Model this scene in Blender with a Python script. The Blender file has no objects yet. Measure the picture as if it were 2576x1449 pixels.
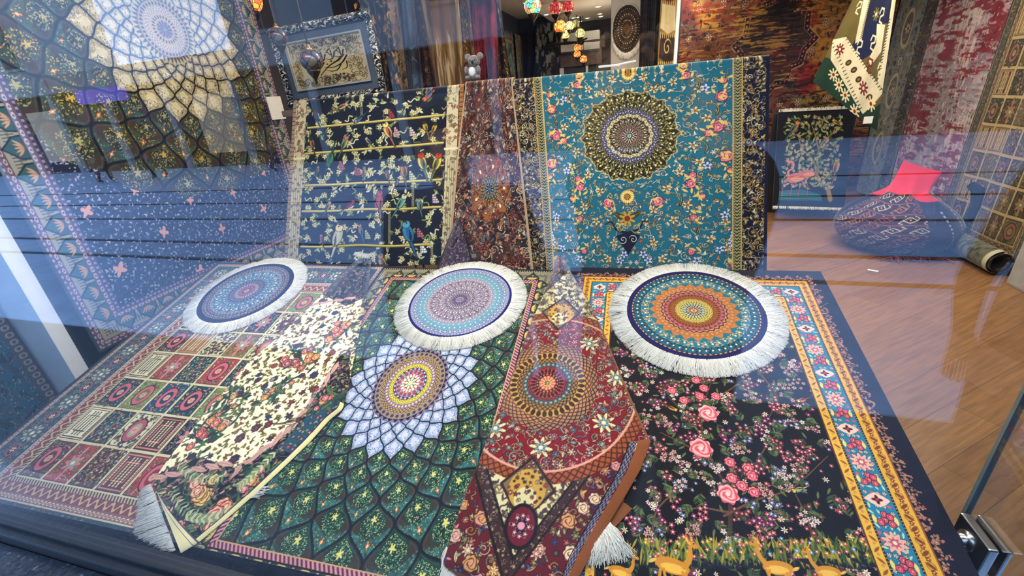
import bpy, bmesh, math, random
import numpy as np
from mathutils import Vector, Matrix

# ---------------------------------------------------------------- camera
SC = bpy.context.scene
W, H, F = 2576.0, 1449.0, 1100.0
PP = np.array([1288.0, 724.5])
CAM = np.array([0.0, 0.0, 1.6])
def _cv(x, y):
    v = np.array([x - PP[0], -(y - PP[1]), -F]); return v / np.linalg.norm(v)
_d = _cv(1590, 200); _u = -_cv(1507, 3150); _u -= _d * (_u @ _d); _u /= np.linalg.norm(_u)
M3 = np.array([np.cross(_d, _u), _d, _u])
cam = bpy.data.cameras.new('camera'); camo = bpy.data.objects.new('camera', cam)
SC.collection.objects.link(camo); SC.camera = camo
cam.sensor_width = 36.0; cam.lens = 36.0 * F / W; cam.clip_start = 0.02; cam.clip_end = 200
mw = Matrix.Identity(4)
for i in range(3):
    for j in range(3): mw[i][j] = M3[i][j]
mw.translation = Vector(CAM); camo.matrix_world = mw

# ---------------------------------------------------------------- light and exposure
wd = bpy.data.worlds.new('sky'); SC.world = wd; wd.use_nodes = True
bg = wd.node_tree.nodes['Background']
bg.inputs['Color'].default_value = (0.33, 0.56, 1.0, 1); bg.inputs['Strength'].default_value = 5.4
SC.view_settings.view_transform = 'Standard'; SC.view_settings.look = 'None'
SC.view_settings.gamma = 1; SC.view_settings.use_curve_mapping = False
SC.view_settings.exposure = 0.0
def area_light(name, loc, size, power, col=(1, .93, .84), size_y=None, rot=(0, 0, 0), spread=180):
    l = bpy.data.lights.new(name, 'AREA'); l.energy = power; l.color = col
    l.shape = 'RECTANGLE'; l.size = size; l.size_y = size_y or size; l.spread = math.radians(spread)
    o = bpy.data.objects.new(name, l); SC.collection.objects.link(o); o.location = loc; o.rotation_euler = rot
    return o
area_light('window_track_light', (-0.6, 1.35, 2.55), 2.8, 74, (1, .96, .9), .35, (math.radians(-4), 0, 0))
area_light('shop_light', (0.7, 3.6, 2.56), 2.6, 120, (1, .88, .72), 1.0)
area_light('right_corner_light', (1.9, 4.6, 2.6), 1.2, 55, (1, .86, .68), .8, (0, math.radians(18), 0))
area_light('back_shop_light', (0.2, 6.6, 2.5), 1.6, 60, (1, .84, .66), 1.0)

# ---------------------------------------------------------------- helpers: objects
COL = SC.collection
rnd = random.Random(7); RG = np.random.default_rng(11)
def tag(o, label=None, cat=None, group=None, kind=None):
    if label: o['label'] = label
    if cat: o['category'] = cat
    if group: o['group'] = group
    if kind: o['kind'] = kind
    return o
def empty(name, loc=(0, 0, 0), rz=0):
    o = bpy.data.objects.new(name, None); COL.objects.link(o); o.location = loc; o.rotation_euler = (0, 0, rz)
    o.empty_display_size = .05
    return o
def link(name, me, mat=None, parent=None):
    o = bpy.data.objects.new(name, me); COL.objects.link(o)
    if mat: me.materials.append(mat)
    if parent: o.parent = parent
    return o
def raw_mesh(name, V, Q, nv=4, smooth=True):
    V = np.ascontiguousarray(V, np.float32).reshape(-1, 3); Q = np.ascontiguousarray(Q, np.int32).reshape(-1, nv)
    me = bpy.data.meshes.new(name); me.vertices.add(len(V)); me.vertices.foreach_set('co', V.ravel())
    me.loops.add(Q.size); me.loops.foreach_set('vertex_index', Q.ravel())
    me.polygons.add(len(Q)); me.polygons.foreach_set('loop_start', np.arange(0, Q.size, nv, dtype=np.int32))
    me.update(calc_edges=True)
    if smooth: me.polygons.foreach_set('use_smooth', np.ones(len(Q), bool))
    return me
def grid_q(nv, nu, off=0, wrap=False):
    a = np.arange(nv * nu, dtype=np.int32).reshape(nv, nu) + off
    if wrap: a = np.concatenate([a, a[:, :1]], 1)
    return np.stack([a[1:, :-1], a[1:, 1:], a[:-1, 1:], a[:-1, :-1]], -1).reshape(-1, 4)
def color_attr(me, C):
    C = np.asarray(C, np.float32).reshape(-1, 3)
    at = me.color_attributes.new('pattern', 'BYTE_COLOR', 'POINT')
    C = np.clip(C, 0, 1); lum = C @ np.array([.3, .59, .11], np.float32); C = lum[:, None] + (C - lum[:, None]) * .93
    A = np.ones((len(C), 4), np.float32); A[:, :3] = np.clip(C, 0, 1) ** 1.22
    at.data.foreach_set('color_srgb', A.ravel())
def sheet(name, P, C, thick=.006, mat=None, parent=None, back=(.34, .29, .25), flip=False, edge=None):
    """a cloth of real thickness: patterned face on the grid P, skirt round the edge, coarse back"""
    nv, nu = P.shape[:2]
    du = np.gradient(P, axis=1); dv = np.gradient(P, axis=0)
    N = np.cross(du, -dv); N /= np.linalg.norm(N, axis=2, keepdims=True) + 1e-12
    if flip: N = -N
    B = P - N * thick
    ring = np.concatenate([[(0, j) for j in range(nu)], [(i, nu - 1) for i in range(1, nv)], [(nv - 1, j) for j in range(nu - 2, -1, -1)], [(i, 0) for i in range(nv - 2, 0, -1)]])
    Rt = P[ring[:, 0], ring[:, 1]]; Rb = B[ring[:, 0], ring[:, 1]]
    V = [P.reshape(-1, 3), Rt, Rb]; Q = [grid_q(nv, nu)]
    n0 = nv * nu; m = len(ring); k = np.arange(m); k1 = (k + 1) % m
    Q.append(np.stack([n0 + k, n0 + k1, n0 + m + k1, n0 + m + k], -1))
    st = 6
    ii = np.unique(np.r_[np.arange(0, nv, st), nv - 1]); jj = np.unique(np.r_[np.arange(0, nu, st), nu - 1])
    Bk = B[np.ix_(ii, jj)]; V.append(Bk.reshape(-1, 3)); q = grid_q(len(ii), len(jj), n0 + 2 * m)[:, ::-1]; Q.append(q)
    ec = np.array(edge if edge is not None else back, np.float32)
    Cs = [C.reshape(-1, 3), np.tile(ec, (2 * m, 1)), np.tile(np.array(back, np.float32), (len(ii) * len(jj), 1))]
    me = raw_mesh(name, np.concatenate(V), np.concatenate(Q)); color_attr(me, np.concatenate(Cs))
    return link(name, me, mat or M['rug'], parent)
def boxes(name, L, mat, parent=None, bevel=0.0):
    """L: list of (x0,y0,z0,x1,y1,z1) in ONE mesh"""
    bm = bmesh.new()
    for b in L:
        vs = [bm.verts.new((b[i], b[j], b[k])) for i in (0, 3) for j in (1, 4) for k in (2, 5)]
        for f in ((0, 1, 3, 2), (4, 6, 7, 5), (0, 4, 5, 1), (2, 3, 7, 6), (0, 2, 6, 4), (1, 5, 7, 3)): bm.faces.new([vs[i] for i in f])
    bmesh.ops.recalc_face_normals(bm, faces=bm.faces)
    if bevel: bmesh.ops.bevel(bm, geom=bm.edges[:], offset=bevel, segments=2, affect='EDGES', profile=.7)
    me = bpy.data.meshes.new(name); bm.to_mesh(me); bm.free(); return link(name, me, mat, parent)
def lathe(name, prof, mat, parent=None, n=32, loc=(0, 0, 0), smooth=True):
    a = np.linspace(0, 2 * np.pi, n, endpoint=False)
    V = np.array([[(r * np.cos(t) + loc[0], r * np.sin(t) + loc[1], z + loc[2]) for t in a] for r, z in prof])
    me = raw_mesh(name, V, grid_q(len(prof), n, 0, True)[:, ::-1], 4, smooth); return link(name, me, mat, parent)
def tube(name, pts, r, mat, parent=None, n=8):
    pts = np.array(pts, float); rr = np.broadcast_to(np.array(r, float), (len(pts),)); T = np.gradient(pts, axis=0)
    V = []
    for p, t, q in zip(pts, T, rr):
        t = t / (np.linalg.norm(t) + 1e-9); s = np.array([0, 0, 1.]) if abs(t[2]) < .9 else np.array([1., 0, 0])
        a = np.cross(t, s); a /= np.linalg.norm(a); b = np.cross(t, a)
        V.append([p + q * (a * np.cos(x) + b * np.sin(x)) for x in np.linspace(0, 2 * np.pi, n, endpoint=False)])
    V = np.array(V); me = raw_mesh(name, V, grid_q(len(pts), n, 0, True)); return link(name, me, mat, parent)
def strands(name, roots, tips, w0, mat, parent=None, sag=0.0, seed=0, curl=.004, up=(0, 0, 1)):
    """fringe: one 3-sided twisted strand per root/tip pair, 5 rings each"""
    g = np.random.default_rng(seed); R = np.array(roots); T = np.array(tips); n = len(R); k = 5
    t = np.linspace(0, 1, k)[None, :, None]
    D = T - R; up = np.array(up, float); side = np.cross(D, up); side /= np.linalg.norm(side, axis=1, keepdims=True) + 1e-9
    ph = g.uniform(-1, 1, (n, 1, 1))
    c = R[:, None] + D[:, None] * t + side[:, None] * np.sin(t * np.pi * 1.3) * ph * curl * 2 + up * (np.sin(t * np.pi) * abs(g.normal(1, .4, (n, 1, 1))) * curl - sag * t * t)
    V = []
    for a in range(3):
        an = a * 2 * np.pi / 3
        V.append(c + w0 * (1 - .45 * t) * (np.cos(an) * side[:, None] + np.sin(an) * up))
    V = np.stack(V, 2)
    base = (np.arange(n) * k * 3)[:, None, None]; q = grid_q(k, 3, 0, True)[None]
    Q = (q + base).reshape(-1, 4)
    return link(name, raw_mesh(name, V, Q), mat, parent)

# ---------------------------------------------------------------- helpers: where a point of the view lies in the place
def ray(px, py): return M3 @ np.array([px - PP[0], -(py - PP[1]), -F])
def hit(px, py, n, p0):
    r = ray(px, py); n = np.array(n, float); t = ((np.array(p0, float) - CAM) @ n) / (r @ n); return CAM + r * t
def HX(px, py, x): return hit(px, py, (1, 0, 0), (x, 0, 0))
def HY(px, py, y): return hit(px, py, (0, 1, 0), (0, y, 0))
def HZ(px, py, z): return hit(px, py, (0, 0, 1), (0, 0, z))
TA = 0.2518; PN = np.array([0, -math.sin(TA), math.cos(TA)]); PD = np.array([0, math.cos(TA), math.sin(TA)]); P0 = CAM - PN * 1.2
def plane_pt(u, s, h=0.0): return np.stack([np.asarray(u) + 0 * np.asarray(s), 0 * np.asarray(u) + P0[1] + np.asarray(s) * PD[1] + h * PN[1], P0[2] + np.asarray(s) * PD[2] + h * PN[2] + 0 * np.asarray(u)], -1)
def PL(px, py, h=0.0):
    q = hit(px, py, PN, P0 + PN * h) - P0; return float(q[0]), float(q @ PD)

# ---------------------------------------------------------------- materials
M = {}
def nodes_of(name):
    m = bpy.data.materials.new(name); m.use_nodes = True; nt = m.node_tree; return m, nt, nt.nodes['Principled BSDF']
def simple(name, col, rough=.6, metal=0, var=.12, scale=12, bump=0.0, emit=None, es=0):
    m, nt, b = nodes_of(name); N = nt.nodes; L = nt.links
    tc = N.new('ShaderNodeTexCoord'); ns = N.new('ShaderNodeTexNoise'); ns.inputs['Scale'].default_value = scale; ns.inputs['Detail'].default_value = 5
    L.new(tc.outputs['Object'], ns.inputs['Vector'])
    r = N.new('ShaderNodeValToRGB'); c = np.array(col)
    r.color_ramp.elements[0].position = .3; r.color_ramp.elements[1].position = .7
    r.color_ramp.elements[0].color = (*np.clip(c * (1 - var), 0, 1), 1); r.color_ramp.elements[1].color = (*np.clip(c * (1 + var), 0, 1), 1)
    L.new(ns.outputs['Fac'], r.inputs['Fac']); L.new(r.outputs['Color'], b.inputs['Base Color'])
    b.inputs['Roughness'].default_value = rough; b.inputs['Metallic'].default_value = metal
    if bump:
        bp = N.new('ShaderNodeBump'); bp.inputs['Strength'].default_value = bump; bp.inputs['Distance'].default_value = .004
        L.new(ns.outputs['Fac'], bp.inputs['Height']); L.new(bp.outputs['Normal'], b.inputs['Normal'])
    if emit: b.inputs['Emission Color'].default_value = (*emit, 1); b.inputs['Emission Strength'].default_value = es
    M[name] = m; return m
def rug_material(name, fine=420, rough=.85, sheen=.25, contrast=.16):
    m, nt, b = nodes_of(name); N = nt.nodes; L = nt.links
    at = N.new('ShaderNodeAttribute'); at.attribute_name = 'pattern'; at.attribute_type = 'GEOMETRY'
    tc = N.new('ShaderNodeTexCoord'); ns = N.new('ShaderNodeTexNoise'); ns.inputs['Scale'].default_value = fine; ns.inputs['Detail'].default_value = 2
    n2 = N.new('ShaderNodeTexNoise'); n2.inputs['Scale'].default_value = 9; n2.inputs['Detail'].default_value = 3
    L.new(tc.outputs['Object'], ns.inputs['Vector']); L.new(tc.outputs['Object'], n2.inputs['Vector'])
    ad = N.new('ShaderNodeMath'); ad.operation = 'ADD'; L.new(ns.outputs['Fac'], ad.inputs[0]); L.new(n2.outputs['Fac'], ad.inputs[1])
    mr = N.new('ShaderNodeMapRange'); mr.inputs['From Min'].default_value = .6; mr.inputs['From Max'].default_value = 1.4
    mr.inputs['To Min'].default_value = 1 - contrast; mr.inputs['To Max'].default_value = 1 + contrast * .7
    L.new(ad.outputs[0], mr.inputs['Value'])
    vm = N.new('ShaderNodeVectorMath'); vm.operation = 'SCALE'; L.new(at.outputs['Color'], vm.inputs[0]); L.new(mr.outputs['Result'], vm.inputs['Scale'])
    L.new(vm.outputs['Vector'], b.inputs['Base Color']); b.inputs['Roughness'].default_value = rough
    b.inputs['Sheen Weight'].default_value = sheen; b.inputs['Sheen Roughness'].default_value = .4; b.inputs['Specular IOR Level'].default_value = .25
    bp = N.new('ShaderNodeBump'); bp.inputs['Strength'].default_value = .25; bp.inputs['Distance'].default_value = .002
    L.new(ns.outputs['Fac'], bp.inputs['Height']); L.new(bp.outputs['Normal'], b.inputs['Normal'])
    M[name] = m; return m
rug_material('rug')
rug_material('flatweave', 300, .9, .1)
simple('fringe', (.70, .68, .60), .8, var=.06, scale=200)
simple('navy_binding', (.012, .014, .09), .8)
simple('white_paint', (.80, .80, .78), .6, var=.04)
simple('ceiling_paint', (.62, .57, .50), .8, var=.03)
simple('wall_paint', (.20, .19, .19), .85, var=.08)
simple('dark_wall', (.045, .04, .042), .85, var=.1)
simple('black_metal', (.012, .012, .014), .45, var=.3, scale=60, bump=.2)
simple('steel', (.42, .43, .44), .28, 1, var=.08)
simple('dark_bronze', (.045, .03, .02), .45, .8, var=.2)
simple('brass', (.35, .22, .09), .4, .9, var=.15)
simple('podium_cloth', (.02, .02, .03), .9)
simple('glass_edge', (.11, .14, .13), .25, var=.08)
simple('plastic_white', (.75, .74, .70), .45, var=.03)
simple('rail_wood', (.16, .10, .055), .6, bump=.2)
simple('dark_cloth', (.02, .022, .03), .9, var=.2, scale=30)
simple('blue_cloth', (.03, .05, .10), .9, var=.2, scale=30)
simple('skin', (.42, .26, .19), .55, var=.05)
simple('hair', (.02, .014, .01), .6, var=.3, scale=90)
simple('grey_plush', (.20, .18, .17), .95, var=.35, scale=160, bump=.8)
simple('white_plush', (.7, .69, .66), .9, var=.06, scale=90)
simple('yarn_tassel', (.16, .05, .06), .9, var=.5, scale=40)
simple('red_felt', (.60, .02, .03), .85, var=.1)
simple('bulb', (1, .95, .85), .4, emit=(1, .92, .78), es=14)
def wood_floor():
    m, nt, b = nodes_of('laminate'); N = nt.nodes; L = nt.links
    tc = N.new('ShaderNodeTexCoord'); mp = N.new('ShaderNodeMapping'); L.new(tc.outputs['Object'], mp.inputs['Vector'])
    mp.inputs['Rotation'].default_value = (0, 0, math.radians(-38))
    br = N.new('ShaderNodeTexBrick'); br.inputs['Scale'].default_value = 1; br.inputs['Brick Width'].default_value = 1.3; br.inputs['Row Height'].default_value = .19
    br.inputs['Mortar Size'].default_value = .0016; br.inputs['Mortar Smooth'].default_value = .2; br.offset = .37
    br.inputs['Color1'].default_value = (.25, .125, .048, 1); br.inputs['Color2'].default_value = (.185, .088, .034, 1); br.inputs['Mortar'].default_value = (.10, .05, .025, 1)
    L.new(mp.outputs['Vector'], br.inputs['Vector'])
    m2 = N.new('ShaderNodeMapping'); m2.inputs['Scale'].default_value = (1.2, 16, 1); L.new(mp.outputs['Vector'], m2.inputs['Vector'])
    ns = N.new('ShaderNodeTexNoise'); ns.inputs['Scale'].default_value = 3.5; ns.inputs['Detail'].default_value = 7; ns.inputs['Distortion'].default_value = .6
    L.new(m2.outputs['Vector'], ns.inputs['Vector'])
    mr = N.new('ShaderNodeMapRange'); mr.inputs['From Min'].default_value = .3; mr.inputs['From Max'].default_value = .7; mr.inputs['To Min'].default_value = .72; mr.inputs['To Max'].default_value = 1.2
    L.new(ns.outputs['Fac'], mr.inputs['Value'])
    vm = N.new('ShaderNodeVectorMath'); vm.operation = 'SCALE'; L.new(br.outputs['Color'], vm.inputs[0]); L.new(mr.outputs['Result'], vm.inputs['Scale'])
    L.new(vm.outputs['Vector'], b.inputs['Base Color']); b.inputs['Roughness'].default_value = .42
    bp = N.new('ShaderNodeBump'); bp.inputs['Strength'].default_value = .15; bp.inputs['Distance'].default_value = .002; L.new(br.outputs['Fac'], bp.inputs['Height']); bp.invert = True
    L.new(bp.outputs['Normal'], b.inputs['Normal']); M['laminate'] = m
wood_floor()
def granite():
    m, nt, b = nodes_of('granite'); N = nt.nodes; L = nt.links
    tc = N.new('ShaderNodeTexCoord'); v = N.new('ShaderNodeTexVoronoi'); v.inputs['Scale'].default_value = 130; L.new(tc.outputs['Object'], v.inputs['Vector'])
    r = N.new('ShaderNodeValToRGB'); e = r.color_ramp.elements; e[0].color = (.012, .014, .02, 1); e[1].color = (.16, .15, .16, 1); e[0].position = .3
    x = e.new(.85); x.color = (.05, .045, .05, 1)
    L.new(v.outputs['Color'], r.inputs['Fac']); L.new(r.outputs['Color'], b.inputs['Base Color']); b.inputs['Roughness'].default_value = .3; M['granite'] = m
granite()
def glass_pane():
    m = bpy.data.materials.new('window_glass'); m.use_nodes = True; nt = m.node_tree; N = nt.nodes; L = nt.links
    N.remove(N['Principled BSDF']); out = N['Material Output']
    tr = N.new('ShaderNodeBsdfTransparent'); tr.inputs['Color'].default_value = (.93, .95, .96, 1)
    gl = N.new('ShaderNodeBsdfGlossy'); gl.inputs['Roughness'].default_value = 0.0; gl.inputs['Color'].default_value = (.95, .97, 1, 1)
    ge = N.new('ShaderNodeNewGeometry'); dt = N.new('ShaderNodeVectorMath'); dt.operation = 'DOT_PRODUCT'; L.new(ge.outputs['Incoming'], dt.inputs[0]); L.new(ge.outputs['Normal'], dt.inputs[1])
    def mth(op, a, b=None):
        n = N.new('ShaderNodeMath'); n.operation = op
        for i, q in enumerate((a, b)):
            if q is None: continue
            if isinstance(q, (int, float)): n.inputs[i].default_value = q
            else: L.new(q, n.inputs[i])
        return n.outputs[0]
    # reflectance of one glass surface, the same from either side (Schlick)
    k5 = mth('POWER', mth('SUBTRACT', 1.0, mth('ABSOLUTE', dt.outputs['Value'])), 5.0); fac = mth('ADD', mth('MULTIPLY', k5, .95), .052)
    mx = N.new('ShaderNodeMixShader'); L.new(fac, mx.inputs[0]); L.new(tr.outputs[0], mx.inputs[1]); L.new(gl.outputs[0], mx.inputs[2])
    L.new(mx.outputs[0], out.inputs['Surface']); M['window_glass'] = m
glass_pane()
# ---------------------------------------------------------------- pattern drawing (woven patterns, computed here)
A3 = lambda *c: np.array(c, np.float32)
def hx(s): return np.array([int(s[i:i + 2], 16) / 255 for i in (0, 2, 4)], np.float32)
def lin_noise(w, h, cell, seed=0, octs=4, sx=1.0, sy=1.0):
    g = np.random.default_rng(seed); out = np.zeros((h, w), np.float32); amp = 1; tot = 0
    for o in range(octs):
        cx, cy = max(2., cell * sx / 2 ** o), max(2., cell * sy / 2 ** o)
        gw, gh = int(w / cx) + 3, int(h / cy) + 3; G = g.random((gh, gw)).astype(np.float32)
        x = np.arange(w) / cx; y = np.arange(h) / cy; xi = x.astype(int); yi = y.astype(int); fx = x - xi; fy = y - yi
        fx = fx * fx * (3 - 2 * fx); fy = (fy * fy * (3 - 2 * fy))[:, None]
        a = G[yi][:, xi] * (1 - fx) + G[yi][:, xi + 1] * fx; b = G[yi + 1][:, xi] * (1 - fx) + G[yi + 1][:, xi + 1] * fx
        out += amp * (a * (1 - fy) + b * fy); tot += amp; amp *= .55
    return out / tot
def sst(a, b, x): t = np.clip((x - a) / (b - a), 0, 1); return t * t * (3 - 2 * t)
def mix(a, b, t):
    t = np.asarray(t, np.float32)[..., None]; return a * (1 - t) + b * t
def wrap(x, p): return x - p * np.round(x / p)
class Cv:
    def __init__(s, w, h, c=(0, 0, 0)):
        s.w, s.h = int(w), int(h); s.a = np.empty((s.h, s.w, 3), np.float32); s.a[:] = c; s.rng = random.Random(s.w * 7 + s.h)
    def full(s): return np.arange(s.w)[None, :] + .5, np.arange(s.h)[:, None] + .5
    def win(s, x, y, r, ry=None):
        ry = ry or r; i0, i1 = max(0, int(x - r - 1)), min(s.w, int(x + r + 3)); j0, j1 = max(0, int(y - ry - 1)), min(s.h, int(y + ry + 3))
        if i0 >= i1 or j0 >= j1: return None
        return (slice(j0, j1), slice(i0, i1)), np.arange(i0, i1)[None, :] + .5 - x, np.arange(j0, j1)[:, None] + .5 - y
    def put(s, w, m, c):
        sub = s.a[w]; sub += (c - sub) * m[..., None]
    def disc(s, x, y, r, c):
        q = s.win(x, y, r)
        if q: s.put(q[0], np.clip(r + .5 - np.hypot(q[1], q[2]), 0, 1), c)
    def ring(s, x, y, r, w, c):
        q = s.win(x, y, r + w)
        if q: s.put(q[0], np.clip(w / 2 + .5 - abs(np.hypot(q[1], q[2]) - r), 0, 1), c)
    def ell(s, x, y, rx, ry, a, c):
        R = max(rx, ry); q = s.win(x, y, R)
        if q:
            ca, sa = math.cos(a), math.sin(a); u = (q[1] * ca + q[2] * sa) / rx; v = (-q[1] * sa + q[2] * ca) / ry
            s.put(q[0], np.clip((1 - np.hypot(u, v)) * min(rx, ry) + .5, 0, 1), c)
    def leaf(s, x, y, L, Wd, a, c, rib=None):
        q = s.win(x, y, L)
        if q:
            ca, sa = math.cos(a), math.sin(a); u = (q[1] * ca + q[2] * sa); v = (-q[1] * sa + q[2] * ca)
            s.put(q[0], np.clip(Wd * (1 - (u / L) ** 2) - abs(v) + .5, 0, 1), c)
            if rib is not None: s.put(q[0], np.clip(.8 - abs(v), 0, 1) * (abs(u) < L * .8), rib)
    def flower(s, x, y, r, n, cp, cc, co=None, rot=0.0, deep=.28):
        q = s.win(x, y, r + 1.5)
        if q:
            d = np.hypot(q[1], q[2]); t = np.arctan2(q[2], q[1]) - rot; R = r * (1 - deep + deep * np.cos(n * t))
            if co is not None: s.put(q[0], np.clip(R + 1.6 - d, 0, 1), co)
            s.put(q[0], np.clip(R + .3 - d, 0, 1), cp)
            if r > 4 and co is not None: s.put(q[0], np.clip(.45 - abs(d - R * .66), 0, 1) * .7, co)
            s.put(q[0], np.clip(r * .33 + .4 - d, 0, 1), cc)
    def rose(s, x, y, r, c1, c2, c3, co=None):
        q = s.win(x, y, r + 1.5)
        if q:
            d = np.hypot(q[1], q[2]); t = np.arctan2(q[2], q[1]); R = r * (.93 + .09 * np.cos(7 * t + x))
            if co is not None: s.put(q[0], np.clip(R + 1.8 - d, 0, 1), co)
            s.put(q[0], np.clip(R + .4 - d, 0, 1), c1)
            w = np.sin(d / r * 15 + t * 2 + 1.3 * np.sin(3 * t + d / r * 4)); m = np.clip(R - d, 0, 1)
            s.put(q[0], m * np.clip(w * 1.6 - .3, 0, 1) * .8, c2); s.put(q[0], m * np.clip(-w * 1.6 - .6, 0, 1) * .8, c3)
            s.put(q[0], np.clip(r * .2 - d + .5, 0, 1), c2)
    def spiral(s, x, y, r, c, w=1.2, turns=1.6, rot=0.0, sg=1):
        q = s.win(x, y, r + 1)
        if q:
            d = np.hypot(q[1], q[2]); t = (sg * np.arctan2(q[2], q[1]) - rot) / (2 * np.pi); t = t - np.floor(t)
            k = d / r * turns - t; k = k - np.round(k); s.put(q[0], np.clip(w / 2 + .5 - abs(k) * r / turns, 0, 1) * (d < r), c)
    def line(s, pts, w, c, w1=None):
        n = len(pts) - 1
        for i in range(n):
            (x0, y0), (x1, y1) = pts[i], pts[i + 1]; ww = w if w1 is None else w + (w1 - w) * i / n
            q = s.win((x0 + x1) / 2, (y0 + y1) / 2, abs(x1 - x0) / 2 + ww, abs(y1 - y0) / 2 + ww)
            if not q: continue
            dx, dy = (x1 - x0), (y1 - y0); L2 = dx * dx + dy * dy + 1e-9; X = q[1] + dx / 2; Y = q[2] + dy / 2
            t = np.clip((X * dx + Y * dy) / L2, 0, 1); s.put(q[0], np.clip(ww / 2 + .5 - np.hypot(X - t * dx, Y - t * dy), 0, 1), c)
    def curve(s, pts, w, c, w1=None, n=8):
        P = np.array(pts, float); k = len(P)
        if k < 3: return s.line(pts, w, c, w1)
        out = []
        Q = np.vstack([2 * P[0] - P[1], P, 2 * P[-1] - P[-2]])
        for i in range(1, k):
            for t in np.linspace(0, 1, n, endpoint=False):
                a, b, d, e = Q[i - 1], Q[i], Q[i + 1], Q[i + 2]
                out.append(.5 * ((2 * b) + (d - a) * t + (2 * a - 5 * b + 4 * d - e) * t * t + (-a + 3 * b - 3 * d + e) * t ** 3))
        out.append(P[-1]); s.line(out, w, c, w1); return out
    def poly(s, pts, c, soft=True):
        P = np.array(pts, float); x0, y0 = P.min(0); x1, y1 = P.max(0); q = s.win((x0 + x1) / 2, (y0 + y1) / 2, (x1 - x0) / 2 + 1, (y1 - y0) / 2 + 1)
        if not q: return
        X = q[1] + (x0 + x1) / 2; Y = q[2] + (y0 + y1) / 2; X, Y = np.broadcast_arrays(X, Y); ins = np.zeros(X.shape, bool); dm = np.full(X.shape, 9.)
        for i in range(len(P)):
            (ax, ay), (bx, by) = P[i - 1], P[i]
            cond = ((ay > Y) != (by > Y)); ins ^= cond & (X < (bx - ax) * (Y - ay) / (by - ay + 1e-12) + ax)
            dx, dy = bx - ax, by - ay; t = np.clip(((X - ax) * dx + (Y - ay) * dy) / (dx * dx + dy * dy + 1e-9), 0, 1); dm = np.minimum(dm, np.hypot(X - ax - t * dx, Y - ay - t * dy))
        s.put(q[0], np.clip(np.where(ins, .5 + dm, .5 - dm), 0, 1), c)
    def rect(s, x0, y0, x1, y1, c):
        s.a[max(0, int(y0)):max(0, int(y1)), max(0, int(x0)):max(0, int(x1))] = c
    def bird(s, x, y, L, c1, c2, c3, fl=1, tilt=-.9, tail=1.2, co=(.03, .03, .05)):
        """perched bird, L = body length"""
        ca, sa = math.cos(tilt), math.sin(tilt)
        T = lambda u, v: (x + fl * (u * ca - v * sa) * L, y + (u * sa + v * ca) * L)
        an = math.atan2(sa, fl * ca)
        tp = [T(-.3, -.08), T(-.5 - tail, -.02), T(-.5 - tail * .96, .08), T(-.3, .16)]
        s.poly(tp, co); s.poly([T(-.3, -.05), T(-.45 - tail, .01), T(-.45 - tail, .05), T(-.3, .12)], c3)
        s.ell(x, y, L * .5 + 1, L * .26 + 1, an, co); s.ell(x, y, L * .5, L * .25, an, c1)
        hxy = T(.47, -.06); s.disc(*hxy, L * .2 + 1, co); s.disc(*hxy, L * .2, c2)
        s.poly([T(.6, -.16), T(.82, -.0), T(.6, .03)], A3(.2, .15, .1))
        s.ell(*T(-.12, -.04), L * .4, L * .15, an, c3)
        for k in range(3): s.line([T(.12 - .15 * k, -.12), T(-.3 - .12 * k, .02)], max(.8, L * .03), co)
        s.disc(*T(.53, -.1), max(.8, L * .04), A3(.02, .02, .02))
def jgrid(x0, y0, x1, y1, st, rng, j=.5):
    for r, y in enumerate(np.arange(y0, y1, st)):
        for x in np.arange(x0 + (r % 2) * st / 2, x1, st): yield x + rng.uniform(-j, j) * st, y + rng.uniform(-j, j) * st
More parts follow.
